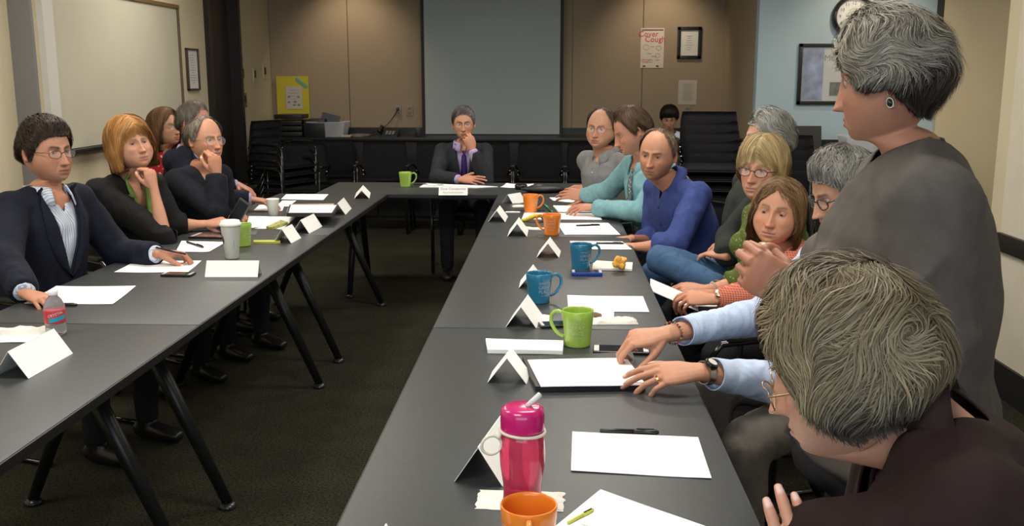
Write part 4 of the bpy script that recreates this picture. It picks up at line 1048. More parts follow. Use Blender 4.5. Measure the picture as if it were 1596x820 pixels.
# ================================================================== TABLES
TZ = .74
ttop = mat('charcoal_laminate', (.032, .036, .037), rough=.42, spec=.5, bump=.06, bscale=600, var=.10, vscale=90)
tedge = mat('black_table_edge', (.010, .010, .010), rough=.45); tleg = mat('black_powder_coat', (.012, .012, .012), rough=.35, metal=.2)
def make_table(cx, cy, L, Wd, along, label):
    t = thing('folding_table', label, 'table', (cx, cy, 0), 0 if along == 'y' else -pi/2, 'meeting tables set in a U shape')
    mb = MB().box((0, 0, TZ-.013), (Wd-.004, L-.004, .026), bev=.003); mb.build('tabletop', ttop, t, local=True, auto=40)
    mb = MB()
    for s_ in (-1, 1): mb.box((s_*(Wd/2-.001), 0, TZ-.015), (.006, L-.003, .026), bev=.002); mb.box((0, s_*(L/2-.001), TZ-.015), (Wd-.003, .006, .026), bev=.002)
    mb.build('edge_band', tedge, t, local=True)
    MB().box((0, 0, TZ-.055), (.06, L-.5, .05)).build('beam', tleg, t, local=True)
    for e in (-1, 1):
        y = e*(L/2-.22)
        MB().box((0, y, TZ-.038), (Wd-.2, .05, .022)).build('leg_bracket', tleg, t, local=True)
        for s_ in (-1, 1):
            mb = MB(); p0 = Vector((s_*.07, y, TZ-.04)); p1 = Vector((s_*(Wd/2-.02), y, .02)); d = (p1-p0)
            mb.tube([p0, p0+d*.5, p1], [.030, .025, .019], n=12); lg_ = mb.build('leg', tleg, t, local=True, smooth=True)
            g_ = MB().lathe([(.030, 0), (.033, .006), (.030, .014), (.018, .022), (0, .024)], c=(s_*(Wd/2-.02), y, 0), n=20)
            g_.build('glide', mat('black_glide', (.02, .02, .02), rough=.25), lg_, local=True, smooth=True)
    return t
XRL, XRR = -.385, .375; XLI, XLO = -1.15, -1.91
for i, (a, b_) in enumerate(((1.18, 3.008), (3.012, 4.842), (4.846, 6.62))):
    w_ = ('nearest', 'middle', 'farthest')[i]
    make_table((XRL+XRR)/2, (a+b_)/2, b_-a, XRR-XRL, 'y', 'charcoal table, %s of the three down the right side of the U' % w_)
    make_table((XLI+XLO)/2, (a+b_)/2, b_-a, XLI-XLO, 'y', 'charcoal table, %s of the three down the left side of the U' % w_)
make_table(-.63, 7.005, 2.06, .755, 'x', 'charcoal table across the far end of the U before the man in suit')
# ================================================================== CHAIRS
cf = fabric('black_upholstery', (.014, .014, .016), fd=.003); cfr = mat('glossy_black_tube', (.010, .010, .010), rough=.18, metal=.3, coat=.4); chrome = mat('chrome_stud', (.6, .6, .6), metal=1, rough=.15)
def pad(w, d, h, z, y, name, root, curve=0., ry=0.):
    mb = MB(); n = 10; V = []; F = []
    for side_ in (1, -1):
        for i in range(n+1):
            for j in range(n+1):
                a, b_ = -1+2*i/n, -1+2*j/n; e = (1-abs(a)**6)**.5*(1-abs(b_)**6)**.5
                V.append((a*w/2*(1-.06*abs(b_)**4), b_*d/2, side_*h/2*(.25+.75*e)+curve*(a*a)))
    k = (n+1)**2
    for i in range(n):
        for j in range(n):
            q = (i*(n+1)+j, (i+1)*(n+1)+j, (i+1)*(n+1)+j+1, i*(n+1)+j+1); F.append(q); F.append(tuple(k+c for c in q[::-1]))
    for i in range(n):
        for (p, q_) in ((i*(n+1), (i+1)*(n+1)), ((i+1)*(n+1)+n, i*(n+1)+n), (i+1, i), (n*(n+1)+i, n*(n+1)+i+1)): F.append((p, q_, k+q_, k+p))
    M = Matrix.Translation((0, y, z)) @ Matrix.Rotation(ry, 4, 'X')
    mb.add([M@Vector(v) for v in V], F); return mb.build(name, cf, root, local=True, smooth=True)
def make_chair():
    t = thing('arm_chair', 'x', 'chair')
    pad(.47, .46, .06, .45, .0, 'seat', t, curve=-.0)
    pad(.45, .40, .045, .69, -.225, 'backrest', t, curve=-.0, ry=pi/2-.14)
    for s_ in (-1, 1):
        x = s_*.255; mb = MB()
        mb.tube([(x, .20, .012), (x, .215, .30), (x, .20, .62), (x, .17, .655), (x, .0, .665), (x, -.18, .66), (s_*.235, -.225, .63), (s_*.20, -.235, .56)], .0115, n=8)
        mb.tube([(x, -.02, .42), (x, -.14, .22), (x, -.25, .012)], .0115, n=8); mb.tube([(x, .20, .014), (x, -.25, .014)], .010, n=6); mb.build('side_frame', cfr, t, local=True, smooth=True)
        mb = MB().box((x, .03, .675), (.036, .25, .022), bev=.008); mb.build('armrest', mat('black_armrest', (.012, .012, .012), rough=.3), t, local=True, auto=40)
        mb = MB()
        for z in (.56, .60): mb.lathe([(.0, -.004), (.010, -.004), (.010, .006), (0, .010)], c=(s_*.222, -.20, z), n=10)
        mb.build('stud', chrome, t, local=True, smooth=True)
    mb = MB(); mb.tube([(-.25, .10, .42), (.25, .10, .42)], .010); mb.tube([(-.25, -.10, .42), (.25, -.10, .42)], .010); mb.build('seat_rail', cfr, t, local=True)
    return t
chair0 = make_chair(); _used = [False]
def chair(x, y, az, label, z=0., group=None):
    c = chair0 if not _used[0] else copy_tree(chair0); _used[0] = True
    c.location = (x, y, z); c.rotation_euler = (0, 0, radians(az-90)); c['label'] = label
    if group: c['group'] = group
    elif 'group' in c: del c['group']
    return c
ORD = ['first', 'second', 'third', 'fourth', 'fifth', 'sixth', 'seventh', 'eighth']
for i, u in enumerate((472, 596, 678, 760, 840, 921, 1002)):
    q = at_y(u, 250, 9.62); chair(q.x, 9.62+(.0 if i else -.15), -90+(3 if i % 2 else -2), 'empty black armchair, %s from the left in the row before the counter' % ORD[i], group='row of black armchairs before the counter')
q = at_y(520, 250, 9.95); chair(q.x-.02, 9.98, -80, 'empty black armchair squeezed behind the left end of the row')
# chairs stacked: each a chair of its own
for k in range(6): chair(1.27-.010*k, 7.72, -100+k*1.0, ('lowest', 'second', 'third', 'fourth', 'fifth', 'topmost')[k]+' chair of the black stack beside the seated child', z=.001+k*.075, group='stacked black chairs right of the child')
for k in range(4): chair(1.66-.01*k, 7.15, -110, ('lowest', 'second', 'third', 'topmost')[k]+' chair of the lower black stack in front of the pale wall', z=.001+k*.075, group='lower stack of black chairs')
for k in range(4): chair(-2.68, 9.45+.02*k, -25, ('lowest', 'second', 'third', 'topmost')[k]+' chair of the black stack in the far left corner', z=.001+k*.075, group='stack of chairs in the left corner')
chair(-2.75, 7.6, -30, 'empty black armchair standing alone by the dark doorway')
# folded boards leaning in the left corner
for i, (dy, c_, h) in enumerate(((0, (.30, .22, .12), .80), (.10, (.36, .27, .16), .86), (.19, (.42, .42, .40), .82), (.28, (.24, .17, .10), .84))):
    q = MB().box((-3.09+.02*i, 10.0+dy, .43), (.22, .025, h), M=Matrix.Translation((-3.02, 10.0+dy, h/2+.002)) @ Matrix.Rotation(radians(-3-i), 4, 'Y') @ Matrix.Diagonal((1, 1, 1, 1)), bev=.003)
    tag(q.build('leaning_board', mat('board_%d' % (i+1), c_, rough=.7, var=.2, vscale=12), None, origin=(-3.02, 10.0+dy, 0)), ('tan', 'light tan', 'pale grey', 'brown')[i]+' flat board leaning in the far left corner', 'board', 'boards leaning beside the door')
# black organiser trays, laptop, tub, phone on the far counter
CT = .8975
q = at_y(461, 205, 10.62)
t = thing('document_tray', 'tall black stack of desk trays on the left end of counter', 'tray', (q.x-.04, 10.62, CT))
for k in range(4): MB().box((q.x-.04, 10.62, CT+.03+.062*k), (.30, .32, .048), bev=.004).build('tray', mat('black_tray', (.012, .012, .013), rough=.4), t, auto=40)
t = thing('black_crate', 'squat black equipment case beside the desk trays on counter', 'case', (q.x+.24, 10.62, CT))
MB().box((q.x+.245, 10.62, CT+.095), (.23, .32, .19), bev=.01).build('case_body', mat('black_tray', (.012, .012, .013)), t, auto=40); MB().box((q.x+.22, 10.455, CT+.16), (.12, .006, .014)).build('label_strip', mat('grey_label', (.3, .3, .3)), t)
q = at_y(514, 205, 10.60)
t = thing('plastic_tub', 'small translucent storage tub on the counter beside black trays', 'tub', (q.x, 10.6, CT))
def tub(cx, cy, z, w, d, h, t, m):
    P = lambda f, zz: [(cx-w/2*f, cy-d/2*f, zz), (cx+w/2*f, cy-d/2*f, zz), (cx+w/2*f, cy+d/2*f, zz), (cx-w/2*f, cy+d/2*f, zz)]
    V = P(.86, z)+P(1, z+h)+P(.97, z+h)+P(.83, z+.004); F = [(3, 2, 1, 0)]+[(i, (i+1) % 4, 4+(i+1) % 4, 4+i) for i in range(4)]+[(4+i, 4+(i+1) % 4, 8+(i+1) % 4, 8+i) for i in range(4)]+[(8+i, 8+(i+1) % 4, 12+(i+1) % 4, 12+i) for i in range(4)]+[(12, 13, 14, 15)]
    MB().add(V, F).build('tub_wall', m, t); MB().box((cx, cy-d/2, z+h), (w*1.03, .02, .014), bev=.003).box((cx, cy+d/2, z+h), (w*1.03, .02, .014), bev=.003).build('rim', m, t, auto=40)
clearp = mat('frosted_plastic', (.62, .64, .68), rough=.25, alpha=.38)
tub(q.x+.015, 10.6, CT+.001, .36, .28, .155, t, clearp)
t = thing('tablet', 'dark tablet leaning inside the translucent tub on the counter', 'tablet', (q.x-.02, 10.6, CT+.01))
MB().box((0, 0, 0), (.20, .012, .22), M=Matrix.Translation((q.x-.0, 10.58, CT+.135)) @ Matrix.Rotation(radians(14), 4, 'Y') @ Matrix.Rotation(radians(-12), 4, 'X')).build('tablet_case', mat('navy_case', (.02, .025, .04), rough=.4), t)
q = at_y(584, 207, 10.55)
t = thing('desk_phone', 'black desk telephone with keypad on the far counter', 'telephone', (q.x+.15, 10.55, CT))
px_ = q.x+.15
MB().add([(px_-.11, 10.46, CT), (px_+.11, 10.46, CT), (px_+.11, 10.66, CT), (px_-.11, 10.66, CT), (px_-.11, 10.46, CT+.02), (px_+.11, 10.46, CT+.02), (px_+.11, 10.66, CT+.085), (px_-.11, 10.66, CT+.085)], [(3, 2, 1, 0), (4, 5, 6, 7), (0, 1, 5, 4), (1, 2, 6, 5), (2, 3, 7, 6), (3, 0, 4, 7)]).build('phone_base', mat('black_phone', (.015, .015, .016), rough=.35), t)
mb = MB(); mb.tube([(px_-.085, 10.47, CT+.06), (px_-.085, 10.50, CT+.075), (px_-.085, 10.62, CT+.112), (px_-.085, 10.65, CT+.10)], [.022, .016, .016, .022], n=10); mb.build('handset', MATS['black_phone'], t, smooth=True)
for i in range(3):
    for j in range(3): MB().box((px_-.01+.035*i, 10.49+.035*j, CT+.036+.0115*j), (.024, .02, .008)).build('key', mat('grey_key', (.30, .30, .29), rough=.5), t)
t = thing('cable_pile', 'loose pile of pale cables and papers on the far counter', 'cables', (q.x-.17, 10.55, CT))
mb = MB(); rs = random.Random(3)
for k in range(5): mb.tube([(q.x-.17+.13*cos(a+k)*rs.uniform(.6, 1.1), 10.55+.09*sin(a*1.0+k), CT+.008+.004*k) for a in np.linspace(0, 5.5, 22)], .004, n=5)
mb.build('cable', mat('grey_cable', (.20, .19, .17), rough=.5), t, smooth=True)
MB().box((q.x-.30, 10.5, CT+.012), (.11, .09, .022), bev=.004).build('beige_adapter', mat('cream_plastic', (.45, .40, .25), rough=.5), t, auto=40)
q = at_y(651, 207, 10.6); t = thing('small_speaker', 'small black desk speaker on the counter beside the screen', 'speaker', (q.x, 10.6, CT))
MB().box((q.x, 10.6, CT+.05), (.05, .06, .10), bev=.008).build('speaker_body', MATS['black_phone'], t, auto=40)
# equipment on the right counter
q = at_y(1253, 232, 8.62); t = thing('laptop', 'open black laptop on the counter under the framed poster', 'laptop', (q.x, 8.62, CT))
MB().box((q.x+.02, 8.58, CT+.010), (.36, .25, .018), bev=.004).build('keyboard_base', MATS['black_phone'], t, auto=40)
MB().box((0, 0, 0), (.35, .008, .20), M=Matrix.Translation((q.x, 8.735, CT+.115)) @ Matrix.Rotation(radians(-12), 4, 'X')).build('display', MATS['black_phone'], t)
q = at_y(1345, 225, 8.62); t = thing('storage_bin', 'clear plastic bin with papers on the right counter', 'bin', (q.x, 8.65, CT))
tub(q.x+.05, 8.65, CT+.001, .46, .28, .13, t, clearp)
t = thing('green_folder', 'lime green folder standing at the right end of the clear bin', 'folder', (q.x+.2, 8.55, CT))
MB().box((q.x+.16, 8.62, CT+.067), (.13, .02, .11)).build('folder_cover', mat('lime_card', (.28, .34, .06), rough=.6), t)
# trash and small fittings
# ================================================================== ON THE TABLES
white_p = mat('white_paper', (.90, .90, .89), rough=.75); card_m = mat('white_card', (.88, .89, .87), rough=.65); naph = mat('napkin_paper', (.72, .69, .63), rough=.9, bump=.4, bscale=60)
blackpl = mat('black_plastic_gloss', (.012, .012, .013), rough=.22)
def sheet(px, label, z=.0006, th=.0010, name='paper_sheet', m=None, cat='paper', group=None, lines=None, curl=0., n=6):
    """paper lying on the table: its four corners read on the table plane (near-left, near-right, far-right, far-left)"""
    c = [at_z(u, v, TZ+z) for u, v in px]; V = []; F = []; rs = random.Random(int(px[0][0]*7+px[0][1]))
    for i in range(n+1):
        for j in range(n+1):
            a, b_ = i/n, j/n; p = (c[0]*(1-a)+c[1]*a)*(1-b_)+(c[3]*(1-a)+c[2]*a)*b_; p = p.copy(); p.z = TZ+z+curl*((2*a-1)**2*(2*b_-1)**2)+.0012*abs(sin(a*3+b_*2+px[0][0])); V.append(p)
    k = len(V); V += [Vector((p.x, p.y, p.z+th)) for p in V]
    for i in range(n):
        for j in range(n):
            q = (i*(n+1)+j, i*(n+1)+j+1, (i+1)*(n+1)+j+1, (i+1)*(n+1)+j); F.append(q); F.append(tuple(x+k for x in q[::-1]))
    m_ = n+1
    for i in range(n):
        for (p, q) in ((i*m_, (i+1)*m_), ((i+1)*m_+n, i*m_+n), (i+1, i), (n*m_+i, n*m_+i+1)): F.append((p, q, q+k, p+k))
    o = MB().add(V, F).build(name, m or white_p, None, origin=(c[0]+c[2])/2); tag(o, label, cat, group)
    if lines:
        cx = (c[0]+c[1]+c[2]+c[3])/4; ex = (c[1]-c[0]); ey = (c[3]-c[0]); mb = MB(); nl_, s0, s1, t0, t1 = lines
        for i in range(nl_):
            f = t0+(t1-t0)*i/max(nl_-1, 1); l = rs.uniform(.7, 1)
            p0 = c[0]+ex*s0+ey*f; p1 = c[0]+ex*(s0+(s1-s0)*l)+ey*f; w = ey*.006
            mb.add([Vector((p.x, p.y, TZ+z+th+.0019)) for p in (p0, p1, p1+w, p0+w)], [(0, 1, 2, 3)])
        mb.build('print_lines', mat('faint_ink', (.40, .40, .42), rough=.8), o)
    return o
def tent(u0, v0, u1, v1, label, h=.068, half=.042, text=None, z=0., th=.0012):
    """folded name card: the two ends of its ridge"""
    a = at_z(u0, v0, TZ+h); b_ = at_z(u1, v1, TZ+h); d = (b_-a); L = d.length; d.normalize(); s_ = Vector((-d.y, d.x, 0)); c = (a+b_)/2; c.z = TZ
    t = thing('name_tent', label, 'name card', c, atan2(d.y, d.x), 'folded white name cards')
    e = .0006
    for sg, nm in ((1, 'card_face'), (-1, 'card_face')):
        V = [(-L/2, sg*half, e), (L/2, sg*half, e), (L/2, 0, h), (-L/2, 0, h)]; V += [(x, y-sg*th, zz-th*.3) for x, y, zz in V]
        V[4] = (V[4][0], V[4][1], e); V[5] = (V[5][0], V[5][1], e)
        MB().add(V, [(0, 1, 2, 3), (7, 6, 5, 4), (0, 4, 5, 1), (1, 5, 6, 2), (2, 6, 7, 3), (3, 7, 4, 0)]).build(nm, card_m, t, local=True)
    if text:
        # the face looking at the camera
        sg = -1 if s_.dot(Vector((0, -1, 0))) < 0 else 1
        for tx, sz, up_ in text:
            ang = math.atan2(h, half); f = up_
            # a point on the face at height fraction f, slightly proud
            P0 = Vector((0, sg*half*(1-f), h*f)); nn = Vector((0, sg*sin(ang), cos(ang))); P0 = P0+nn*.0022
            xa = Vector((-sg, 0, 0)); ya = Vector((0, -sg*cos(ang), sin(ang)))
            M = Matrix(((xa.x, ya.x, nn.x, P0.x), (xa.y, ya.y, nn.y, P0.y), (xa.z, ya.z, nn.z, P0.z), (0, 0, 0, 1)))
            lettering(t, tx, sz, M, mat('grey_print', (.22, .22, .22), rough=.7))
    return t
def mug(u, v, color, label, hang, S=1., text='WHAT A', tang=-70, group='two tone coloured coffee mugs'):
    p = at_z(u, v, TZ); p.z = TZ; t = thing('coffee_mug', label, 'mug', p, 0, group)
    c = {'green': (.30, .46, .07), 'orange': (.72, .20, .02), 'blue': (.015, .15, .27)}[color]; m = mat('glazed_'+color, c, rough=.22, coat=.3, spec=.5)
    H_ = .108*S; r0 = .047*S; q = [(0, .004), (.034*S, .003), (.0375*S, 0), (.0385*S, .004), (.0378*S, .012), (.0405*S, .04*S), (.0455*S, .085*S), (r0, H_-.002), (r0-.001, H_), (r0-.0035, H_-.001), (r0-.0045, H_-.006), (.041*S, .06*S), (.035*S, .014), (0, .010)]
    MB().lathe(q, n=40).build('cup', m, t, local=True, smooth=True)
    a = radians(hang); R_ = lambda r, z: (cos(a)*r, sin(a)*r, z)
    MB().tube(spline([R_(.043*S, H_*.86), R_(.060*S, H_*.93), R_(.077*S, H_*.83), R_(.080*S, H_*.62), R_(.070*S, H_*.42), R_(.056*S, H_*.28), R_(.0405*S, H_*.22)], 4), .0055*S, n=10).build('handle', m, t, local=True, smooth=True)
    pm = mat('mug_print_'+color, tuple(min(1, x*.55+.28) for x in c), rough=.5)
    for tx, sz, z in (('WHAT A', .0125*S, .072*S), ('GREAT', .0165*S, .056*S), ('PLACE', .0165*S, .040*S), ('to meet', .009*S, .029*S)):
        V, F = text_mesh(tx, sz); ta = radians(tang); mb = MB(); k = len(V)
        P_ = []
        for x, y, _ in V:
            zz = z+y; r = np.interp(zz, [x_[1] for x_ in q[3:9]], [x_[0] for x_ in q[3:9]])+.0006; w = ta+x/r; P_.append((cos(w)*r, sin(w)*r, zz))
        mb.add(P_, F); mb.build('lettering', pm, t, local=True)
    return t
def pen(u0, v0, u1, v1, label, col_='black', z=.0065, r=.0048):
    a = at_z(u0, v0, TZ+z); b_ = at_z(u1, v1, TZ+z); d = b_-a; t = thing('pen', label, 'pen', a)
    MB().tube([a, a+d*.03, a+d*.58], [r*.8, r, r], n=10).build('barrel', mat('pen_'+col_, {'black': (.012, .012, .014), 'green': (.02, .30, .12), 'lime': (.55, .6, .08)}[col_], rough=.3), t, smooth=True)
    MB().tube([a+d*.57, a+d*.95, b_], [r*1.15, r*1.12, r*.6], n=10).build('cap', MATS['pen_'+col_], t, smooth=True)
    n_ = Vector((0, 0, r*1.3)); MB().tube([a+d*.62+n_, a+d*.92+n_], .0014, n=6).build('clip', MATS['dark_steel'], t)
    return t
def handset(cu, cv, L, Wd, rz, label, body_c=(.012, .012, .014), cat='phone', z=0., tilt=0., th=.009, name='smartphone'):
    p = at_z(cu, cv, TZ+z); p.z = TZ+z+.0005; t = thing(name, label, cat, p, radians(rz)); m = mat('phone_%d' % int(sum(body_c)*999), body_c, rough=.3)
    MB().box((0, 0, th/2), (L, Wd, th), bev=.0035).build('case', m, t, local=True, auto=40)
    MB().box((0, 0, th+.0004), (L*.78, Wd*.86, .0008)).build('display', mat('dark_glass', (.02, .022, .028), rough=.06, spec=.8), t, local=True)
    for s_ in (-1, 1): MB().box((s_*L*.435, 0, th+.0003), (L*.09, Wd*.80, .0006)).build('bezel', mat('bezel_%d' % int(sum(body_c)*999), (.5, .5, .5) if cat == 'phone' and sum(body_c) > .0 else (.02, .02, .02), rough=.3), t, local=True)
    return t
def crumple(u, v, size, label, name='napkin', cat='napkin', m=None, seed=1, th=.012, rz=0., z=0.):
    """a folded or crumpled paper napkin: layered uneven sheet"""
    p = at_z(u, v, TZ+z); p.z = TZ+z; n = 14; V = []; F = []; rs = random.Random(seed)
    for i in range(n+1):
        for j in range(n+1):
            a, b_ = -1+2*i/n, -1+2*j/n; hgt = th*(.55+.45*mnoise.noise(Vector((a*2+seed, b_*2, seed)))+.25*mnoise.noise(Vector((a*6, b_*6+seed, 0))))
            ed = (1-abs(a)**8)*(1-abs(b_)**8); k = 1+.07*mnoise.noise(Vector((a*3, b_*3, seed+5)))
            V.append((a*size[0]/2*k, b_*size[1]/2*k, .001+max(hgt, .002)*min(1, ed*3+.1)))
    k_ = len(V); V += [(x, y, .0004) for x, y, z_ in V]
    for i in range(n):
        for j in range(n):
            q = (i*(n+1)+j, (i+1)*(n+1)+j, (i+1)*(n+1)+j+1, i*(n+1)+j+1); F.append(q); F.append(tuple(x+k_ for x in q[::-1]))
    m_ = n+1
    for i in range(n):
        for (a, b_) in ((i*m_, (i+1)*m_), ((i+1)*m_+n, i*m_+n), (i+1, i), (n*m_+i, n*m_+i+1)): F.append((b_, a, a+k_, b_+k_))
    R_ = Matrix.Translation(p) @ Matrix.Rotation(radians(rz), 4, 'Z')
    return tag(MB().add([R_@Vector(v_) for v_ in V], F).build(name, m or naph, None, origin=p, smooth=False), label, cat)
# ---- left side, from the camera outwards
tent(12, 548, 84, 512, 'white name card at the left frame edge, nearest on the left tables', h=.075, half=.05)
crumple(20, 521, (.24, .05), 'rolled cream napkin beside the small water bottle', seed=4, th=.026, rz=5)
sheet([(0, 534), (60, 534), (62, 523), (0, 524)], 'white sheet half hidden under the nearest left name card')
sheet([(38, 474), (176, 475), (212, 447), (88, 447)], 'white sheet under the hand of the man in navy blazer', curl=.002)
pen(56, 475, 121, 475, 'black pen on the table edge side of the nearest left sheet')
# water bottle
p = at_z(88, 521, TZ); t = thing('water_bottle', 'small clear water bottle with red and blue label', 'bottle', (p.x, p.y, TZ))
wpl = mat('clear_plastic', (.82, .86, .88), rough=.06, trans=.9, ior=1.2, spec=.6)
MB().lathe([(0, .004), (.024, .001), (.030, .006), (.031, .02), (.0295, .03), (.031, .04), (.031, .085), (.030, .095), (.022, .113), (.0135, .122), (.0125, .128)], n=32).build('bottle_body', wpl, t, local=True, smooth=True)
MB().lathe([(.0145, .126), (.0150, .128), (.0150, .139), (.013, .141), (0, .141)], n=24).build('cap', mat('white_plastic', (.72, .72, .72), rough=.4), t, local=True, smooth=True)
MB().lathe([(.0315, .040), (.0317, .041), (.0317, .080), (.0315, .081)], n=32).build('label', mat('red_label', (.50, .04, .05), rough=.4), t, local=True, smooth=True)
mb = MB(); V = []; F = []
for i in range(17):
    a = radians(-95+95*i/16); zc = .050+.010*i/16
    for dz in (-.007, .007): V.append((cos(a)*.0323, sin(a)*.0323, zc+dz))
for i in range(16): F.append((2*i, 2*i+2, 2*i+3, 2*i+1))
mb.add(V, F).build('label_wave', mat('teal_label', (.03, .30, .42), rough=.4), t, local=True)
V, F = text_mesh('CRYSTAL', .0115); MB().add([(cos(radians(-58)+x/.0326)*.0326, sin(radians(-58)+x/.0326)*.0326, .066+y+x*.25) for x, y, z_ in V], F).build('lettering', mat('label_print', (.7, .7, .72)), t, local=True)
sheet([(178, 425), (293, 425), (314, 407), (212, 407)], 'white sheet in front of the man holding a pen', curl=.001)
handset(278, 429.5, .125, .062, -2, 'black smartphone lying beside the white name card on left')
tent(322, 406, 404, 406, 'white name card beside the smartphone, its blank face to the camera', h=.062, half=.036)
# paper cup with lid
def papercup(u, v, label, lid, S=1., logo=False):
    p = at_z(u, v, TZ); t = thing('paper_cup', label, 'cup', (p.x, p.y, TZ)); m = mat('white_cup', (.74, .75, .68), rough=.55); H_ = .150*S if lid else .095
    r0, r1 = (.029, .044) if lid else (.026, .037)
    r0 *= S if lid else 1; r1 *= S if lid else 1
    MB().lathe([(0, .006), (r0-.002, .006), (r0-.001, 0), (r0, .001), (r1, H_), (r1+.002, H_+.002), (r1, H_+.004), (r1-.003, H_), (r0-.002, .008), (0, .008)], n=36).build('cup_wall', m, t, local=True, smooth=True)
    if lid: MB().lathe([(r1+.0035, H_-.004), (r1+.005, H_), (r1+.0045, H_+.006), (r1, H_+.010), (r1-.004, H_+.019), (r1-.008, H_+.020), (r1-.010, H_+.015), (0, H_+.015)], n=36).build('lid', mat('white_lid', (.80, .80, .76), rough=.35), t, local=True, smooth=True)
    if logo:
        V = []; F = []; n = 24; cz = .085*S; R_ = .024*S
        for rr in (.0, .55, .62, 1.0):
            for i in range(n):
                w = 2*pi*i/n; x = cos(w)*R_*rr; z = cz+sin(w)*R_*rr; r = np.interp(z, [0, H_], [r0, r1])+.0005; a = radians(-160)+x/r; V.append((cos(a)*r, sin(a)*r, z))
        for i in range(n): F.append((2*n+i, 2*n+(i+1) % n, 3*n+(i+1) % n, 3*n+i))
        for i in range(n): F.append((i, i, n+i, n+(i+1) % n)[1:])
        MB().add(V, F).build('round_emblem', mat('dark_green_print', (.02, .06, .04), rough=.6), t, local=True)
    V, F = text_mesh('caution hot', .007); 
    P_ = []
    for x, y, _ in V: z = H_*.45+x; r = np.interp(z, [0, H_], [r0, r1])+.0005; a = radians(-52)-y/r; P_.append((cos(a)*r, sin(a)*r, z))
    MB().add(P_, F).build('lettering', greyink, t, local=True)
    return t
papercup(362, 402, 'tall white paper coffee cup with lid behind the name card', True, 1.0, True)
mug(378, 383, 'green', 'green mug standing right behind the tall lidded paper cup', 165, tang=-30)
papercup(426, 336, 'short white paper cup without lid before the bald man in black', False)
sheet([(274, 393), (326, 393), (352, 378), (283, 376)], 'white sheet with a pen beside the tall paper cup', curl=.001)
pen(291, 377, 317, 385, 'black pen lying on the sheet left of the tall cup', z=.008)
handset(332, 369, .20, .14, -4, 'flat black tablet lying in front of the blonde woman in green scarf', cat='tablet', name='tablet', z=0.)
sheet([(383, 357), (440, 358), (462, 339), (388, 338)], 'stack of white sheets beside the black tablet on left', th=.004, lines=(5, .15, .8, .3, .8))
# green edged notebook
def slab(px, label, m, h, name, cat, z=0., top=None, sub=None):
    c = [at_z(u, v, TZ+z) for u, v in px]; o = thing(name, label, cat, ((c[0]+c[2])/2).xy.to_3d()+Vector((0, 0, TZ+z)))
    V = [Vector((p.x, p.y, TZ+z+.0005)) for p in c]; V += [v_+Vector((0, 0, h)) for v_ in V]
    MB().add(V, [(3, 2, 1, 0), (4, 5, 6, 7), (0, 1, 5, 4), (1, 2, 6, 5), (2, 3, 7, 6), (3, 0, 4, 7)]).build(sub or 'cover', m, o)
    if top:
        ins = [(v_*.92+(V[4]+V[5]+V[6]+V[7])/4*.08) for v_ in V[4:]]; MB().add(ins+[v_+Vector((0, 0, .0012)) for v_ in ins], [(4, 5, 6, 7), (0, 1, 5, 4), (1, 2, 6, 5), (2, 3, 7, 6), (3, 0, 4, 7)]).build('top_sheet', top, o)
    return o
lime = mat('lime_trim', (.42, .45, .05), rough=.5); darkc = mat('dark_cover', (.02, .019, .02), rough=.4); maroon = mat('maroon_cover', (.13, .035, .035), rough=.5); pages = mat('book_pages', (.42, .38, .28), rough=.9)
slab([(395, 379), (438, 379), (444, 361), (402, 360)], 'dark notebook with a lime edge beside the first of two name cards', darkc, .008, 'notebook', 'notebook')
slab([(395, 380), (437, 380), (437.5, 377), (395.5, 377)], 'lime green highlighter along the near edge of dark notebook', lime, .009, 'highlighter', 'pen')
slab([(415, 357), (424, 358.5), (449, 350), (438, 347)], 'yellow green patterned pencil case on the stacked sheets', mat('pattern_lime', (.32, .33, .08), rough=.6, var=.7, vscale=90), .014, 'pencil_case', 'case', z=.006)
p = at_z(396, 359, TZ); t = thing('binder_clip', 'small silver binder clip beside the green mug', 'clip', (p.x, p.y, TZ))
MB().tube([(p.x-.02, p.y, TZ+.008), (p.x+.012, p.y-.002, TZ+.010), (p.x+.024, p.y, TZ+.016), (p.x+.014, p.y+.012, TZ+.014), (p.x-.018, p.y+.010, TZ+.008)], .0028, n=6).build('wire', mat('silver', (.7, .68, .6), metal=1, rough=.25), t, smooth=True)
tent(439, 357, 455, 349.5, 'narrow white name card, first of two beside the dark notebook', h=.070, half=.045)
tent(468, 343, 489, 333, 'white name card beyond the dark notebook on left tables', h=.070, half=.045)
# stack of books and binder
slab([(447, 338), (514, 338), (521, 326), (452, 327)], 'thick pale paged book, lowest in the stack of books', pages, .034, 'book', 'book')
slab([(447, 338), (514, 338), (522, 326), (452, 327)], 'maroon book in the middle of the stack of books', maroon, .012, 'book', 'book', z=.0355)
slab([(447, 338), (520, 338), (528, 325), (451, 325)], 'black binder with white sheets on top of the stack of books', darkc, .020, 'binder', 'binder', z=.049, top=white_p)
tent(526, 317, 536, 308, 'white name card just past the stack of books', h=.068, half=.045)
sheet([(395, 328), (440, 329), (444, 318), (404, 320)], 'white sheet under the hands beside the short paper cup')
sheet([(438, 311), (504, 312), (512, 303), (446, 303)], 'farthest white sheet on the left tables')
sheet([(430, 322), (450, 322), (462, 313), (440, 313)], 'white sheet behind the short paper cup')
tent(563.5, 297, 566, 288.5, 'small lone white name card near the far left table corner', h=.055, half=.05)
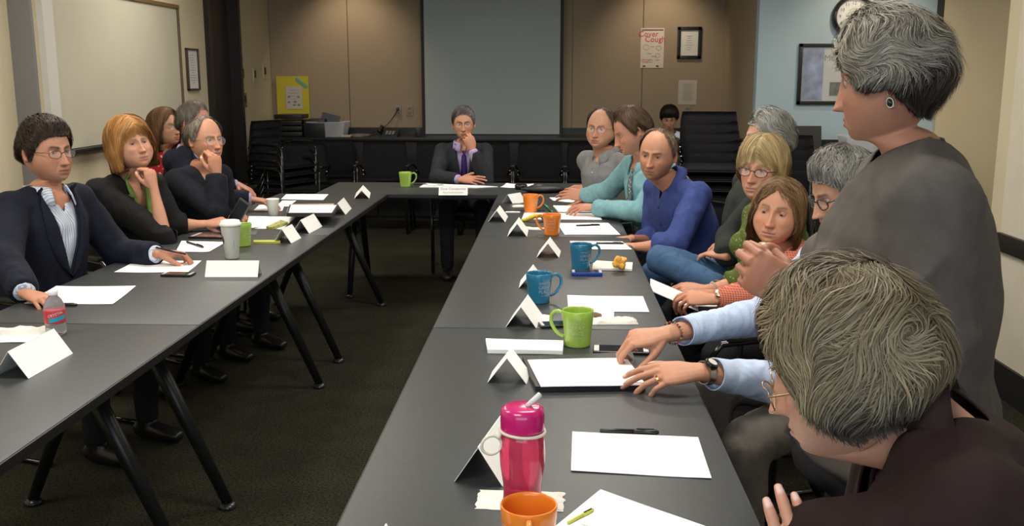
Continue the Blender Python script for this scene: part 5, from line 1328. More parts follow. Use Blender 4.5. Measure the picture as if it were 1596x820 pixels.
# ---- head table
mug(632, 291, 'green', 'green mug on the far table left of the man in suit', 10, tang=-200)
tent(684, 290, 729, 290, 'white name card with printed name before the man in suit', h=.060, half=.036, text=[('Dow Constantine', .024, .58), ('King County Executive', .015, .22)])
sheet([(654, 292.5), (742, 293.5), (776, 292), (770, 287.5), (672, 287)][:2]+[(776, 292), (664, 287)], 'white folder of papers under the arm of the man in suit', th=.006)
pen(666, 290, 692, 289, 'green pen beside the papers of the man in suit', col_='green')
pen(645, 287, 668, 288, 'black pen beside the green mug on far table')
sheet([(779, 293), (826, 293.5), (832, 288), (789, 287)], 'white sheet on the far table beside the black bag', curl=.006)
p = at_z(812, 295, TZ); t = thing('black_puck', 'round black speaker puck beside the soft black bag', 'speaker', (p.x, p.y, TZ))
MB().lathe([(0, 0), (.038, 0), (.045, .012), (.046, .030), (.036, .038), (.030, .030), (0, .030)], n=28).build('puck_body', blackpl, t, local=True, smooth=True)
q = at_z(848, 300, TZ); bl = Blob(); bl.ball((q.x, q.y, TZ+.024), (.15, .075, .030), R=frame(90+8)); bl.ball((q.x-.03, q.y+.01, TZ+.034), (.08, .05, .024)); bl.tube([(q.x-.16, q.y-.01, TZ+.02), (q.x-.05, q.y-.02, TZ+.055), (q.x+.12, q.y, TZ+.03)], .010)
V, F, N = bl.solid(.008, 2); V[:, 2] = np.maximum(V[:, 2], TZ+.001)
tag(raw('soft_bag', V, F, mat('black_nylon', (.012, .012, .013), rough=.5, bump=.5, bscale=60), None, smooth=True, origin=(q.x, q.y, TZ)), 'soft black bag lying at the far right table corner', 'bag')
# ---- right side, far to near
tent(791, 303, 811, 300, 'white printed name card left of the far orange mug', h=.060, half=.045)
mug(827, 331, 'orange', 'orange mug, farthest on the right tables', 20, tang=-40)
slab([(766, 329), (850, 329), (850, 318), (773, 318)], 'flat black portfolio under the far orange mug', darkc, .004, 'portfolio', 'folder')
crumple(815, 322, (.13, .07), 'white crumpled napkin behind the far orange mug', seed=3, z=.005, rz=10)
pen(848, 318, 861, 330, 'green capped pen leaning toward the far sheets', col_='green', z=.01)
tent(774, 328, 779, 320, 'white name card, second from the far end on right tables', h=.066, half=.048)
crumple(799, 331, (.09, .035), 'small white napkin beside the second far name card', seed=6, th=.006)
tent(806, 348.5, 809, 338.5, 'white name card, third from the far end on right tables', h=.068, half=.05)
sheet([(862, 313), (893, 316), (905, 308), (856, 308)], 'farthest white sheet on the right tables')
sheet([(870, 331), (935, 331), (925, 322), (862, 322)], 'clipboard stack of sheets under the hand of teal shirt man', th=.006, lines=(2, .1, .3, .5, .8))
sheet([(813, 342), (938, 343), (934, 333), (817, 332)], 'long white sheet behind the second orange mug', lines=(2, .02, .2, .15, .3))
sheet([(880, 366), (967, 366), (948, 348), (868, 348)], 'white sheet with a black pen beside the second orange mug', lines=(1, .03, .9, .42, .5))
pen(898, 351.5, 935, 350.5, 'black pen on the sheet beside the second orange mug')
mug(860, 366, 'orange', 'orange mug beside the yellow banana peel', 165, tang=-95)
# banana peel
p = at_z(836, 346, TZ); t = thing('banana_peel', 'yellow banana peel curled behind the second orange mug', 'banana peel', (p.x, p.y, TZ)); bm_ = mat('banana_yellow', (.62, .46, .05), rough=.5, var=.2, vscale=40)
for k, (a, l) in enumerate(((175, .11), (20, .09), (60, .07))):
    a = radians(a); MB().tube([(p.x+.02, p.y, TZ+.035), (p.x+.02+cos(a)*l*.3, p.y+sin(a)*l*.3, TZ+.032), (p.x+.02+cos(a)*l*.7, p.y+sin(a)*l*.7, TZ+.012), (p.x+.02+cos(a)*l, p.y+sin(a)*l, TZ+.006)], [.010, .014, .012, .005], n=8).build('peel_strip', bm_, t, smooth=True)
crumple(831, 357, (.13, .06), 'torn white napkins left of the second orange mug', seed=9, th=.010, rz=-8)
tent(854, 379, 857.5, 369.5, 'white name card between the orange mug and blue mug', h=.066, half=.05)
sheet([(893, 389), (985, 389), (970, 377), (888, 376)], 'white sheet with a black pen behind the farther blue mug')
pen(929, 379, 972, 379.5, 'black pen on the sheet behind the farther blue mug')
mug(905, 419, 'blue', 'blue mug, the farther of two, behind the blue phone', 12, tang=-60)
sheet([(923, 421), (985, 423), (986, 412), (925, 409)], 'square white napkin holding the orange pastry', name='napkin', cat='napkin', th=.008, m=naph)
q = at_z(967, 415, TZ+.02); bl = Blob(); rs = random.Random(5)
for k in range(9): bl.ball((q.x+rs.uniform(-.018, .018), q.y+rs.uniform(-.012, .012), TZ+.024+rs.uniform(0, .025)), rs.uniform(.010, .016))
V, F, N = bl.solid(.003, 1); V = wrinkle(V, N, .003, 90, 3); tag(raw('pastry', V, F, mat('orange_pastry', (.80, .38, .06), rough=.6, var=.35, vscale=60), None, smooth=True, origin=(q.x, q.y, TZ+.01)), 'crumbly orange pastry piece on a white napkin', 'pastry')
handset(914.5, 428, .125, .065, 0, 'blue cased phone in front of the farther blue mug', body_c=(.01, .05, .32), th=.014)
mug(840, 471, 'blue', 'blue mug, the nearer of two, behind a white name card', 12, tang=-58)
tent(829, 423, 831, 412, 'white name card peeking out behind the nearer blue mug', h=.066, half=.05)
tent(812, 478, 823, 459, 'white name card in front of the nearer blue mug', h=.070, half=.05)
sheet([(886, 486), (1012, 487), (1002, 463), (884, 461)], 'white sheet behind the green mug on right tables', curl=.001)
sheet([(900, 500), (957, 500), (957, 484), (896, 484)], 'small white sheet tucked behind the green mug', z=.003)
sheet([(831, 502), (857, 503), (859, 492), (836, 490)], 'small white business card beside the green mug', m=mat('card_white', (.75, .75, .7)))
handset(868, 508, .115, .058, 12, 'black phone half hidden behind the green mug', body_c=(.011, .011, .012))
crumple(955, 502, (.16, .075), 'crumpled white napkin right of the green mug', seed=12, th=.016, rz=4)
p = at_z(934, 490, TZ); crumple(926, 492, (.05, .03), 'small brown crumb piece on the napkins behind green mug', name='cookie_piece', cat='cookie', m=mat('cookie_brown', (.20, .12, .07), rough=.9), seed=7, th=.012, z=.008)
mug(900, 538, 'green', 'large green mug, nearest green one on the right tables', 168, tang=-97, S=1.02)
sheet([(760, 551), (877, 553), (878, 537), (757, 534)], 'folded white paper wad between the green mug and name card', name='folded_paper', th=.012, lines=None)
handset(968, 548, .165, .075, -3, 'black phone under the reaching hand beside green mug', body_c=(.013, .013, .014))
tent(790, 558, 797, 541, 'white name card left of the black leather folder', h=.070, half=.052)
# folder
slab([(835, 611), (1006, 608), (985, 556), (814, 563)], 'black leather folder with white sheets under two hands', mat('black_leather_folder', (.012, .011, .011), rough=.45, bump=.3, bscale=200), .014, 'leather_folder', 'folder')
sheet([(843, 604), (1006, 601), (977, 559), (822, 562)], 'white sheets on the black leather folder', z=.0150, th=.002)
tent(745, 697, 783, 644, 'white name card behind the pink bottle', h=.078, half=.050)
pen(935, 671, 1027, 674, 'black pen just beyond the nearest full white sheet', r=.0055)
sheet([(890, 735), (1109, 747), (1088, 683), (892, 674)], 'white printed sheet near the brown haired foreground sleeve', lines=(7, .55, .95, .25, .8), curl=.001)
sheet([(770, 900), (1120, 1010), (1180, 850), (936, 764)], 'white sheet cut by the bottom frame edge', lines=(2, .1, .2, .5, .6))
pen(885, 815, 925, 794, 'yellow green pen on the bottom white sheet', col_='lime', z=.006, r=.003)
crumple(811, 781, (.165, .085), 'folded white napkin under the pink bottle', seed=15, th=.006, rz=-2)
tent(585, 850, 602, 816, 'white name card tip at the bottom frame edge', h=.072, half=.05)
# pink bottle
p = at_z(814, 836, TZ); t = thing('sport_bottle', 'pink translucent sport bottle with white straw and strap', 'bottle', (p.x, p.y, TZ))
pk = mat('pink_plastic', (.72, .07, .15), rough=.10, trans=.6, ior=1.3, spec=.5, coat=.3)
MB().lathe([(0, .003), (.030, 0), (.034, .006), (.0345, .06), (.033, .085), (.0335, .10), (.0385, .135), (.0395, .155), (.038, .175), (.036, .190), (.034, .196)], n=40).build('bottle_body', pk, t, local=True, smooth=True)
MB().lathe([(0, .004), (.031, .004), (.032, .06), (.031, .09), (0, .09)], n=32).build('drink', mat('red_drink', (.75, .06, .08), rough=.1, trans=.6, ior=1.3), t, local=True, smooth=True)
MB().lathe([(.0375, .198), (.038, .202), (.038, .226), (.036, .236), (.028, .240), (0, .241)], n=40).build('lid', mat('magenta_plastic', (.48, .012, .13), rough=.25, coat=.3), t, local=True, smooth=True)
MB().tube([(.004, 0, .236), (.013, -.002, .245), (.030, -.004, .262)], [.0045, .0048, .0048], n=12).build('straw', mat('milky_plastic', (.62, .60, .60), rough=.35), t, local=True, smooth=True)
sm_ = mat('cream_rubber', (.66, .62, .52), rough=.5)
mb = MB(); mb.tube([(cos(a)*.0385, sin(a)*.0385, .196-.002*cos(a)) for a in np.linspace(0, 2*pi, 28, endpoint=False)], .0028, n=6, closed=True)
mb.tube([(-.052+.0165*cos(a), -.020+.006*cos(a), .176+.0165*sin(a)) for a in np.linspace(0, 2*pi, 24, endpoint=False)], .0028, n=6, closed=True); mb.tube([(-.037, -.012, .195), (-.042, -.018, .187)], .0045, n=6)
mb.build('strap_loop', sm_, t, local=True, smooth=True)
mug(824, 880, 'orange', 'orange mug in front of the pink bottle at the bottom edge', -88, tang=-160, S=1.0)
# ================================================================== THE PEOPLE
def A3(v): return np.array(v, float)
SK1, SK2, SK3 = (.56, .31, .215), (.62, .37, .27), (.50, .27, .19)
navy = fabric('navy_wool', (.010, .012, .022)); charc = fabric('charcoal_wool', (.022, .023, .027)); blackk = fabric('black_knit', (.010, .012, .018), fold=7)
black2 = fabric('black_jersey', (.010, .010, .011)); whitestripe = fabric('white_striped_cotton', (.60, .64, .72), 'stripe', col2=(.30, .36, .50), freq=150, rough=.7)
lilac = fabric('lilac_cotton', (.36, .29, .48), rough=.7); greysh = fabric('grey_cotton', (.20, .20, .20), rough=.8); teal = fabric('teal_cotton', (.18, .36, .40), rough=.7)
royal = fabric('royal_blue_cotton', (.035, .055, .19), rough=.75); dkgreen = fabric('charcoal_green_knit', (.022, .028, .024)); olive = fabric('olive_print', (.085, .115, .025), 'print', col2=(.24, .26, .10), ps=55, pt=.22)
coral = fabric('coral_check', (.42, .085, .05), 'check', col2=(.62, .25, .18), freq=130); skyb = fabric('pale_blue_cotton', (.47, .57, .76), rough=.7, fd=.02, fold=10)
greyk = fabric('taupe_grey_knit', (.088, .078, .070), fd=.018, fold=5); brownw = fabric('dark_brown_wool', (.019, .0095, .009), fd=.012); redp = fabric('red_print', (.30, .012, .018), 'print', col2=(.62, .40, .32), ps=26, pt=.22)
palech = fabric('pale_blue_tee', (.48, .58, .64)); tietie = fabric('patterned_tie', (.10, .13, .13), 'print', col2=(.35, .36, .30), ps=70, pt=.35); purple = fabric('purple_silk', (.045, .02, .13), rough=.4)
scarfm = fabric('moss_green_scarf', (.13, .21, .045), fd=.02); redtee = fabric('orange_red_tee', (.60, .08, .03)); jeans = fabric('blue_denim', (.055, .115, .22), fd=.02, fold=12); darkt = fabric('dark_trousers', (.016, .016, .018)); taupe = fabric('taupe_trousers', (.12, .105, .095)); greyj = fabric('grey_jeans', (.085, .09, .095), fold=11)
gold = mat('gold', (.75, .5, .2), metal=1, rough=.2); silver = mat('silver', (.7, .68, .6), metal=1, rough=.25)
HL_M = [(0, 46), (30, 44), (50, 34), (66, 16), (76, -2), (86, -8), (96, 6), (112, 0), (124, -20), (145, -34), (180, -38)]
HL_REC = [(0, 60), (14, 56), (30, 60), (48, 52), (62, 30), (72, 6), (84, -8), (96, 6), (112, 0), (124, -20), (145, -34), (180, -38)]
HL_BALD = [(0, 84), (40, 78), (60, 42), (72, 18), (80, -2), (88, -8), (96, 6), (112, 0), (124, -20), (145, -34), (180, -38)]
HL_BOB = [(0, 24), (32, 22), (48, 8), (60, -34), (72, -70), (180, -78)]
def ring_on(fi, t=.45):
    def f(root, arms, C, HR, S, nb, side, frt, spine):
        sd, k = fi; A = arms[sd]; HF = A['HF']; band('ring', A['W']+HF@v3(-.012, .108, -.006), nrm(HF[:, 1]*.9-HF[:, 2]*.45), HF[:, 0], .0098, .0098, .005, .0012, gold, root)
    return f
def watch(sd, kind):
    def f(root, arms, C, HR, S, nb, side, frt, spine):
        A = arms[sd]; HF = A['HF']; c = A['W']-A['fa']*.022; a_, b_ = .0305*A['ar'], .0245*A['ar']
        m = {'black': blackpl, 'steel': mat('watch_steel', (.35, .34, .32), metal=1, rough=.3), 'gold': mat('pale_gold', (.62, .55, .40), metal=1, rough=.25)}[kind]
        w = band('watch', c, A['fa'], HF[:, 0], a_, b_, .016 if kind != 'black' else .019, .003, MATS['watch_steel'] if kind == 'black' else m, root) if 'watch_steel' in MATS or kind != 'black' else band('watch', c, A['fa'], HF[:, 0], a_, b_, .019, .003, mat('watch_steel', (.12, .12, .12), metal=1, rough=.3), root)
        n = HF[:, 2]-A['fa']*np.dot(HF[:, 2], A['fa']); n = nrm(n); p = c+n*(b_+.001); X_ = np.cross(A['fa'], n)
        M = Matrix(((X_[0], A['fa'][0], n[0], p[0]), (X_[1], A['fa'][1], n[1], p[1]), (X_[2], A['fa'][2], n[2], p[2]), (0, 0, 0, 1)))
        t_ = MB().lathe([(.017, 0), (.019, .003), (.018, .009), (.0145, .011), (0, .011)], n=24); MB().add([M@Vector(v) for v in t_.V], t_.F).build('watch_case', m, w, auto=40)
        t_ = MB().lathe([(0, .0112), (.0125, .0112), (.0125, .0118), (0, .0118)], n=20); MB().add([M@Vector(v) for v in t_.V], t_.F).build('watch_dial', mat('watch_dial', (.03, .03, .03) if kind == 'black' else (.6, .6, .55), rough=.15), w)
    return f
def beads(sd, cols, back=.03):
    def f(root, arms, C, HR, S, nb, side, frt, spine):
        A = arms[sd]; HF = A['HF']; c = A['W']-A['fa']*back; pts = ringpts(c, nrm(A['fa']+HF[:, 2]*.25), HF[:, 0], .033*A['ar'], .028*A['ar'], 22)
        for q_, cc in enumerate(cols):
            mb = MB()
            for i in range(q_, 22, len(cols)): t_ = MB().lathe([(0, -.0042), (.0042, 0), (0, .0042)], n=8); mb.add([Vector(pts[i])+v_*1.0 for v_ in (Vector(v) for v in t_.V)], t_.F)
            mb.build('bracelet_bead', mat('bead_%d' % int(sum(cc)*100), cc, rough=.3), root, smooth=True)
    return f
def P(d): return d
# --- 1 man in navy blazer, left foreground
def wz(u, v, z): return A3(at_z(u, v, z))
def wy(u, v, y): return A3(at_y(u, v, y))
PEOPLE = {}
def person(key, **sp): PEOPLE[key] = make_person(sp); return PEOPLE[key]
vj = (.32, .085, .035)
person('m1', label='man in navy blazer and striped white shirt with glasses, at the left frame edge', head=wy(72, 236, 3.85), look=(-24, -3, 0), torso=-18, hf=.02, lean=.10, build=1.06,
    face=dict(skin=SK1, jaw=1.12, nose=1.1, age=.3, open=.7, gaze=(6, 0), brow=(.035, .02, .012), browa=1, beard=.22, beardc=(.12, .07, .05), w=1.02, fat=.2),
    hair=dict(line=[(0, 46), (30, 45), (50, 36), (64, 18), (74, -6), (84, -18), (94, 4), (112, 0), (124, -20), (145, -36), (180, -40)], thick=(.020, .013, .014, .024), col=[(.035, .022, .014), (.055, .035, .022), (.022, .014, .010)], len=.045, flow=(.5, .55, .1), curl=.5, curlf=6, n=3600, mess=.5, lift=.008, w=.0026),
    glasses=dict(n='bronze', col=(.10, .085, .06), size=(.0255, .0145), r=.0013, z=-.002), mats=dict(trousers=darkt),
    clothes=[dict(type='top', name='shirt', m=whitestripe, grow=.004, vneck=(.075, .040, .03), cuff=None), dict(type='collar', m=whitestripe, open=.50, wd=.05), dict(type='top', name='blazer', m=navy, grow=.017, vneck=vj, sleeve=.93, vox=.010, vx=.01), dict(type='lapels', on='blazer', m=navy, vneck=vj, w=.055)],
    R=dict(w=wz(40, 458, .775), f=(.75, -.35, -.10), n=(0, 0, 1), pose='relaxed', hint=(-.7, -.6, -.5)), L=dict(w=wz(246, 396, .79), f=(.9, .35, -.05), n=(-.3, .1, 1), pose='pinch', hint=(-.2, .5, -.6)), extras=[ring_on(('L', 'r'))])
# --- 2 woman with strawberry blonde bob
person('w2', label='woman with strawberry blonde bob and green scarf resting her chin on a fist', head=wy(203, 226, 4.72), look=(-38, 7, 6), torso=-28, hf=.04, lean=.12, build=1.06, sh=.152,
    face=dict(skin=(.64, .38, .28), fem=1, jaw=1.12, fat=.9, nose=.95, age=.6, open=.72, gaze=(4, 5), brow=(.30, .18, .10), browa=.5, lip=(.52, .20, .18), w=1.09),
    hair=dict(line=[(0, 28), (30, 26), (46, 10), (56, -30), (70, -66), (180, -75)], thick=(.016, .026, .026, .030), bell=(.112, .118, 52), col=[(.52, .25, .075), (.42, .19, .055), (.62, .34, .13)], len=.15, part=.02, n=4200, seg=9, w=.0036, crown=(0, -.2, .98), lift=.005, drop=(0, 0, -.55), tip=-.010),
    mats=dict(trousers=darkt), clothes=[dict(type='top', name='jacket', m=black2, grow=.012, vneck=(.22, .060, .03), sleeve=dict(R=.12, L=.35), flare=.012), dict(type='lapels', **{'as': 'scarf'}, on='jacket', m=scarfm, vneck=(.22, .050, .05), w=.034, off=.012)],
    R=dict(w=wy(240, 294, 4.62), elbow=wy(256, 372, 4.58), f=(-.25, .08, 1), n=(.85, -.35, .1), pose='fist'), L=dict(w=wy(322, 349, 4.95), elbow=wy(272, 352, 4.88), f=(.95, -.12, .15), n=(-.25, -.5, .8), pose='pinch'))
# --- 3 balding man in black sweater
person('m3', label='balding grey haired man in black sweater with wire glasses, hand over mouth', head=wy(320, 218, 5.32), look=(-34, 0, 0), torso=-25, hf=.05, lean=.14, build=1.0,
    face=dict(skin=(.60, .34, .235), jaw=1.05, nose=1.15, age=1., open=.8, gaze=(0, 0), brow=(.25, .20, .15), browa=.5, lip=(.42, .20, .16)),
    hair=dict(line=[(0, 86), (45, 76), (62, 40), (74, 12), (84, 2), (96, 8), (112, 0), (122, -26), (150, -44), (180, -50)], thick=(.005, .016, .018, .006), col=[(.24, .20, .15), (.34, .30, .24), (.17, .14, .10)], len=.06, flow=(0, -.6, -.3), curl=.3, n=2200, mess=.3, lift=.009),
    glasses=dict(n='wire', col=(.25, .20, .14), size=(.0265, .021), r=.0010, z=-.004), mats=dict(trousers=darkt),
    clothes=[dict(type='top', name='tee', m=redtee, grow=.002, vneck=(.075, .035, .03), sleeve=.0, sm=3), dict(type='top', name='sweater', m=blackk, grow=.016, vneck=(.15, .065, .03), sleeve=.97, flare=.006)],
    R=dict(w=wy(338, 272, 5.14), elbow=wy(338, 330, 5.08), f=(-.12, .05, 1), n=(.75, -.6, .1), pose='loosefist'), L=dict(w=wy(352, 344, 5.35), f=(.85, -.4, .35), n=(-.2, -.5, .8), pose='grip', hint=(0, .3, -1)))
# --- 4 grey haired man behind
person('m4', label='grey haired man in navy suit mostly hidden behind the balding man', head=wy(303, 192, 5.9), look=(-8, -2, 0), torso=-12, hf=.03, lean=.10, build=1.05, res=96,
    face=dict(skin=(.50, .27, .20), jaw=1.08, nose=1.1, age=.7, open=.7, w=1.03), hair=dict(line=[(0, 56), (28, 56), (50, 40), (66, 16), (78, -6), (90, 0), (112, 0), (124, -20), (145, -34), (180, -38)], thick=(.012, .010, .012, .014), col=[(.12, .10, .08), (.19, .165, .14), (.08, .065, .05)], len=.04, flow=(0, .2, -.2), n=1800),
    glasses=dict(n='wire', size=(.024, .016)), mats=dict(trousers=navy),
    clothes=[dict(type='top', name='shirt', m=lilac, grow=.003, sleeve=.99, vneck=(.07, .04, .03)), dict(type='collar', m=lilac), dict(type='top', name='blazer', m=navy, grow=.016, vneck=vj, sleeve=.93), dict(type='lapels', on='blazer', m=navy, vneck=vj)],
    L=dict(w=wy(372, 288, 6.25), f=(.85, -.35, -.35), n=(.2, .1, 1), pose='relaxed', hint=(0, .5, -.8)), R=dict(w=wy(392, 311, 5.75), f=(.9, -.1, -.1), n=(0, 0, 1), pose='relaxed', hint=(-.2, -.4, -.8)))
# --- 5 woman in red print
person('w5', label='brown haired woman in red floral blouse seated behind by the whiteboard', head=wy(257, 199, 6.6), look=(-22, 2, 0), torso=-14, hf=.03, lean=.10, res=96, name='person',
    face=dict(skin=(.50, .29, .20), fem=1, age=.4, open=.7), hair=dict(line=[(0, 52), (25, 46), (48, 26), (62, -20), (76, -66), (180, -75)], thick=(.012, .024, .026, .022), bell=(.108, .150, 66), col=[(.13, .065, .03), (.19, .10, .045), (.09, .045, .02)], len=.17, part=.01, n=2600, seg=8, w=.0036, drop=(0, 0, -.6), lift=.004),
    glasses=dict(n='wire', size=(.022, .015)), mats=dict(trousers=darkt), clothes=[dict(type='top', name='blouse', m=redp, grow=.010, vneck=(.12, .05, .03), sleeve=.9)])
# --- 6 man at the head of the table
person('m6', label='man in charcoal suit and purple tie at the head of the table', head=wy(722.5, 193, 7.62), look=(-86, -4, 2), torso=-84, hf=.03, lean=.12, build=1.0, sh=.163,
    face=dict(skin=(.56, .32, .23), jaw=1.0, nose=1.05, age=.6, open=.8, gaze=(-4, 0), brow=(.08, .06, .05), browa=.9, w=.98),
    hair=dict(line=[(0, 52), (22, 52), (40, 46), (58, 30), (72, 6), (84, -8), (96, 4), (112, 0), (124, -20), (145, -34), (180, -38)], thick=(.016, .008, .012, .018), col=[(.10, .09, .085), (.20, .19, .18), (.05, .045, .04)], len=.05, flow=(.9, -.3, .2), n=2400, w=.0026),
    glasses=dict(n='wire', size=(.024, .015), r=.0009), mats=dict(trousers=charc),
    clothes=[dict(type='top', name='shirt', m=lilac, grow=.003, sleeve=1.0, vneck=(.025, .02, .03)), dict(type='collar', m=lilac, open=.28, wd=.04), dict(type='tie', m=purple, len=.42, grow=.004), dict(type='top', name='suit_jacket', m=charc, grow=.016, vneck=(.34, .070, .035), sleeve=.90), dict(type='lapels', on='suit_jacket', m=charc, vneck=(.34, .070, .035), w=.05)],
    L=dict(w=wy(736, 234, 7.42), elbow=wy(757, 283, 7.42), f=(-.35, .10, 1), n=(.25, -1, .15), pose='loosefist'), R=dict(w=wy(716, 280, 7.30), elbow=wy(681, 277, 7.46), f=(1, -.1, .02), n=(0, -.7, .8), pose='flat'))
# --- 7 man in grey shirt
person('m7', label='balding man in grey shirt with glasses, farthest on the right side', head=wy(937, 200, 6.15), look=(-113, -3, -3), torso=-140, hf=.04, lean=.12, build=1.14,
    face=dict(skin=(.58, .34, .25), jaw=1.12, fat=.7, nose=1.05, age=.6, open=.75, gaze=(3, 0), brow=(.10, .07, .05), browa=.6, w=1.04),
    hair=dict(line=HL_BALD, thick=(.005, .007, .011, .006), col=[(.09, .06, .045), (.13, .09, .065)], len=.04, flow=(0, -.4, -.3), n=1600),
    glasses=dict(n='wire', size=(.026, .016), r=.0010), mats=dict(trousers=darkt), clothes=[dict(type='top', name='shirt', m=greysh, grow=.009, vneck=(.045, .025, .03), sleeve=.45, flare=.012), dict(type='collar', m=greysh, open=.35, wd=.05), dict(type='buttons', m=mat('button_grey', (.5, .5, .5)), n=3, grow=.012)],
    L=dict(w=wy(925, 294, 6.45), elbow=wy(962, 296, 6.15), f=(-1, .1, .0), n=(0, -.4, 1), pose='relaxed'), R=dict(w=wy(915, 292, 6.60), f=(-1, -.4, .0), n=(.1, -.2, 1), pose='relaxed', hint=(.2, .5, -.8)))
# --- 8 man in teal shirt
person('m8', label='brown haired man in teal shirt and patterned tie looking down at papers', head=wy(985, 203, 5.42), look=(-168, -26, 0), torso=-152, hf=.09, lean=.16, build=1.04,
    face=dict(skin=(.60, .33, .24), jaw=1.1, nose=1.05, age=.4, open=.25, gaze=(0, -20), brow=(.14, .08, .05), browa=.6, fat=.3),
    hair=dict(line=HL_REC, thick=(.012, .012, .014, .018), col=[(.085, .052, .030), (.12, .075, .045), (.06, .035, .022)], len=.055, flow=(.2, -.5, .1), n=3000, lift=.005),
    mats=dict(trousers=darkt), clothes=[dict(type='top', name='shirt', m=teal, grow=.010, vneck=(.03, .02, .03), sleeve=1.0, flare=.004), dict(type='collar', m=teal, open=.30, wd=.05), dict(type='tie', m=tietie, len=.46, grow=.010)],
    L=dict(w=wz(931, 324, .79), elbow=wy(1000, 330, 5.25), f=(-1, .10, .02), n=(.05, -.35, 1), pose='relaxed'), R=dict(w=wy(912, 305, 6.05), f=(-1, .05, .12), n=(.4, -.8, .4), pose='relaxed', hint=(.1, .5, -.8)))
# --- 9 man in blue shirt
person('m9', label='balding bearded man in royal blue shirt turning toward the camera', head=wy(1025, 240, 4.85), look=(-117, -8, -4), torso=-150, hf=.10, nl=.143, lean=.20, build=1.06,
    face=dict(w=1.05, skin=(.62, .35, .24), jaw=1.22, nose=1.1, age=.7, open=.6, gaze=(0, 4), brow=(.16, .10, .06), browa=.7, nose2=1, beard=.65, beardc=(.22, .125, .065), browz=-.002),
    hair=dict(line=[(0, 88), (50, 78), (66, 40), (76, 12), (86, -6), (96, 6), (112, 0), (124, -20), (145, -34), (180, -38)], thick=(.004, .006, .011, .005), soft=8, col=[(.15, .095, .055), (.24, .19, .14)], len=.028, flow=(0, -.4, -.3), n=2800, w=.0030),
    mats=dict(trousers=darkt), clothes=[dict(type='top', name='polo_shirt', m=royal, grow=.012, vneck=(.07, .028, .03), sleeve=.45, flare=.014, wr=.006), dict(type='collar', m=royal, open=.4, wd=.055), dict(type='buttons', m=mat('button_blue', (.02, .03, .06)), n=2, grow=.016)],
    L=dict(w=wy(990, 385, 4.62), elbow=wy(1052, 384, 4.50), f=(-1, .1, -.1), n=(0, -.3, 1), pose='relaxed'), R=dict(w=wy(985, 372, 4.85), f=(-1, -.1, -.1), n=(0, 0, 1), pose='relaxed', hint=(.2, .4, -.8)))
# --- 10 man behind in dark sweater with jeans
kn = wy(1022, 402, 4.22)
person('m10', label='wavy grey haired man in dark sweater and blue jeans, legs crossed', head=wy(1197, 217, 4.45), look=(-176, 0, 0), torso=-172, hf=-.02, lean=-.02, build=1.06,
    face=dict(skin=(.60, .36, .27), jaw=1.05, nose=1.1, age=.6, open=.7, brow=(.3, .28, .25)),
    hair=dict(line=HL_M, thick=(.014, .014, .018, .022), col=[(.30, .30, .27), (.40, .40, .37), (.20, .19, .17)], len=.065, flow=(0, -.8, .2), curl=.5, curlf=5, n=3400, mess=.4, lift=.009, w=.003),
    mats=dict(trousers=jeans), legs=dict(L=dict(knee=kn, ankle=wy(1120, 447, 4.05), foot=(.3, -.9, -.1)), R=dict(knee=A3(kn)+v3(.02, .28, -.10))),
    clothes=[dict(type='top', name='sweater', m=dkgreen, grow=.018, sleeve=.97, turtle=True)],
    L=dict(w=wy(1132, 400, 4.15), elbow=wy(1138, 372, 4.30), f=(-.6, .7, 0), n=(0, 0, 1), pose='relaxed'), R=dict(w=wy(1135, 380, 4.5), f=(-.5, -.7, 0), n=(0, 0, 1), pose='relaxed', hint=(0, .5, -.8)))
# --- 11 woman with short blonde hair
person('w11', label='woman with short blonde hair, dark glasses and olive print blouse', head=wy(1188, 264, 4.02), look=(-124, -1, -3), torso=-165, hf=.05, lean=.06, sh=.135,
    face=dict(skin=(.64, .38, .28), fem=1, age=.8, nose=1.05, open=.85, gaze=(8, 0), brow=(.30, .20, .12), browa=.5, lip=(.50, .20, .17), w=.97),
    hair=dict(line=[(0, 28), (22, 27), (40, 18), (56, 2), (70, -26), (84, -36), (110, -40), (140, -46), (180, -50)], thick=(.014, .020, .026, .028), col=[(.52, .38, .18), (.36, .25, .11), (.62, .50, .29)], len=.10, part=-.03, flow=(-.6, .5, -.1), n=4200, seg=8, w=.0030, lift=.006, drop=(0, 0, -.35), crown=(.15, -.35, .92)),
    glasses=dict(n='dark', col=(.05, .02, .02), metal=.2, size=(.0245, .0155), r=.0016, z=-.004), mats=dict(trousers=darkt),
    clothes=[dict(type='top', name='blouse', m=olive, grow=.014, vneck=(.10, .05, .03), sleeve=.30, flare=.012)],
    L=dict(w=wy(1098, 452, 3.92), elbow=wy(1152, 445, 3.95), f=(-1, .15, .02), n=(.1, -.5, .8), pose='hold'), R=dict(w=wy(1096, 452, 4.12), f=(-1, 0, 0), n=(0, .2, 1), pose='hold', hint=(.2, .4, -.8)), extras=[beads('L', [(.7, .62, .4)], .035)])
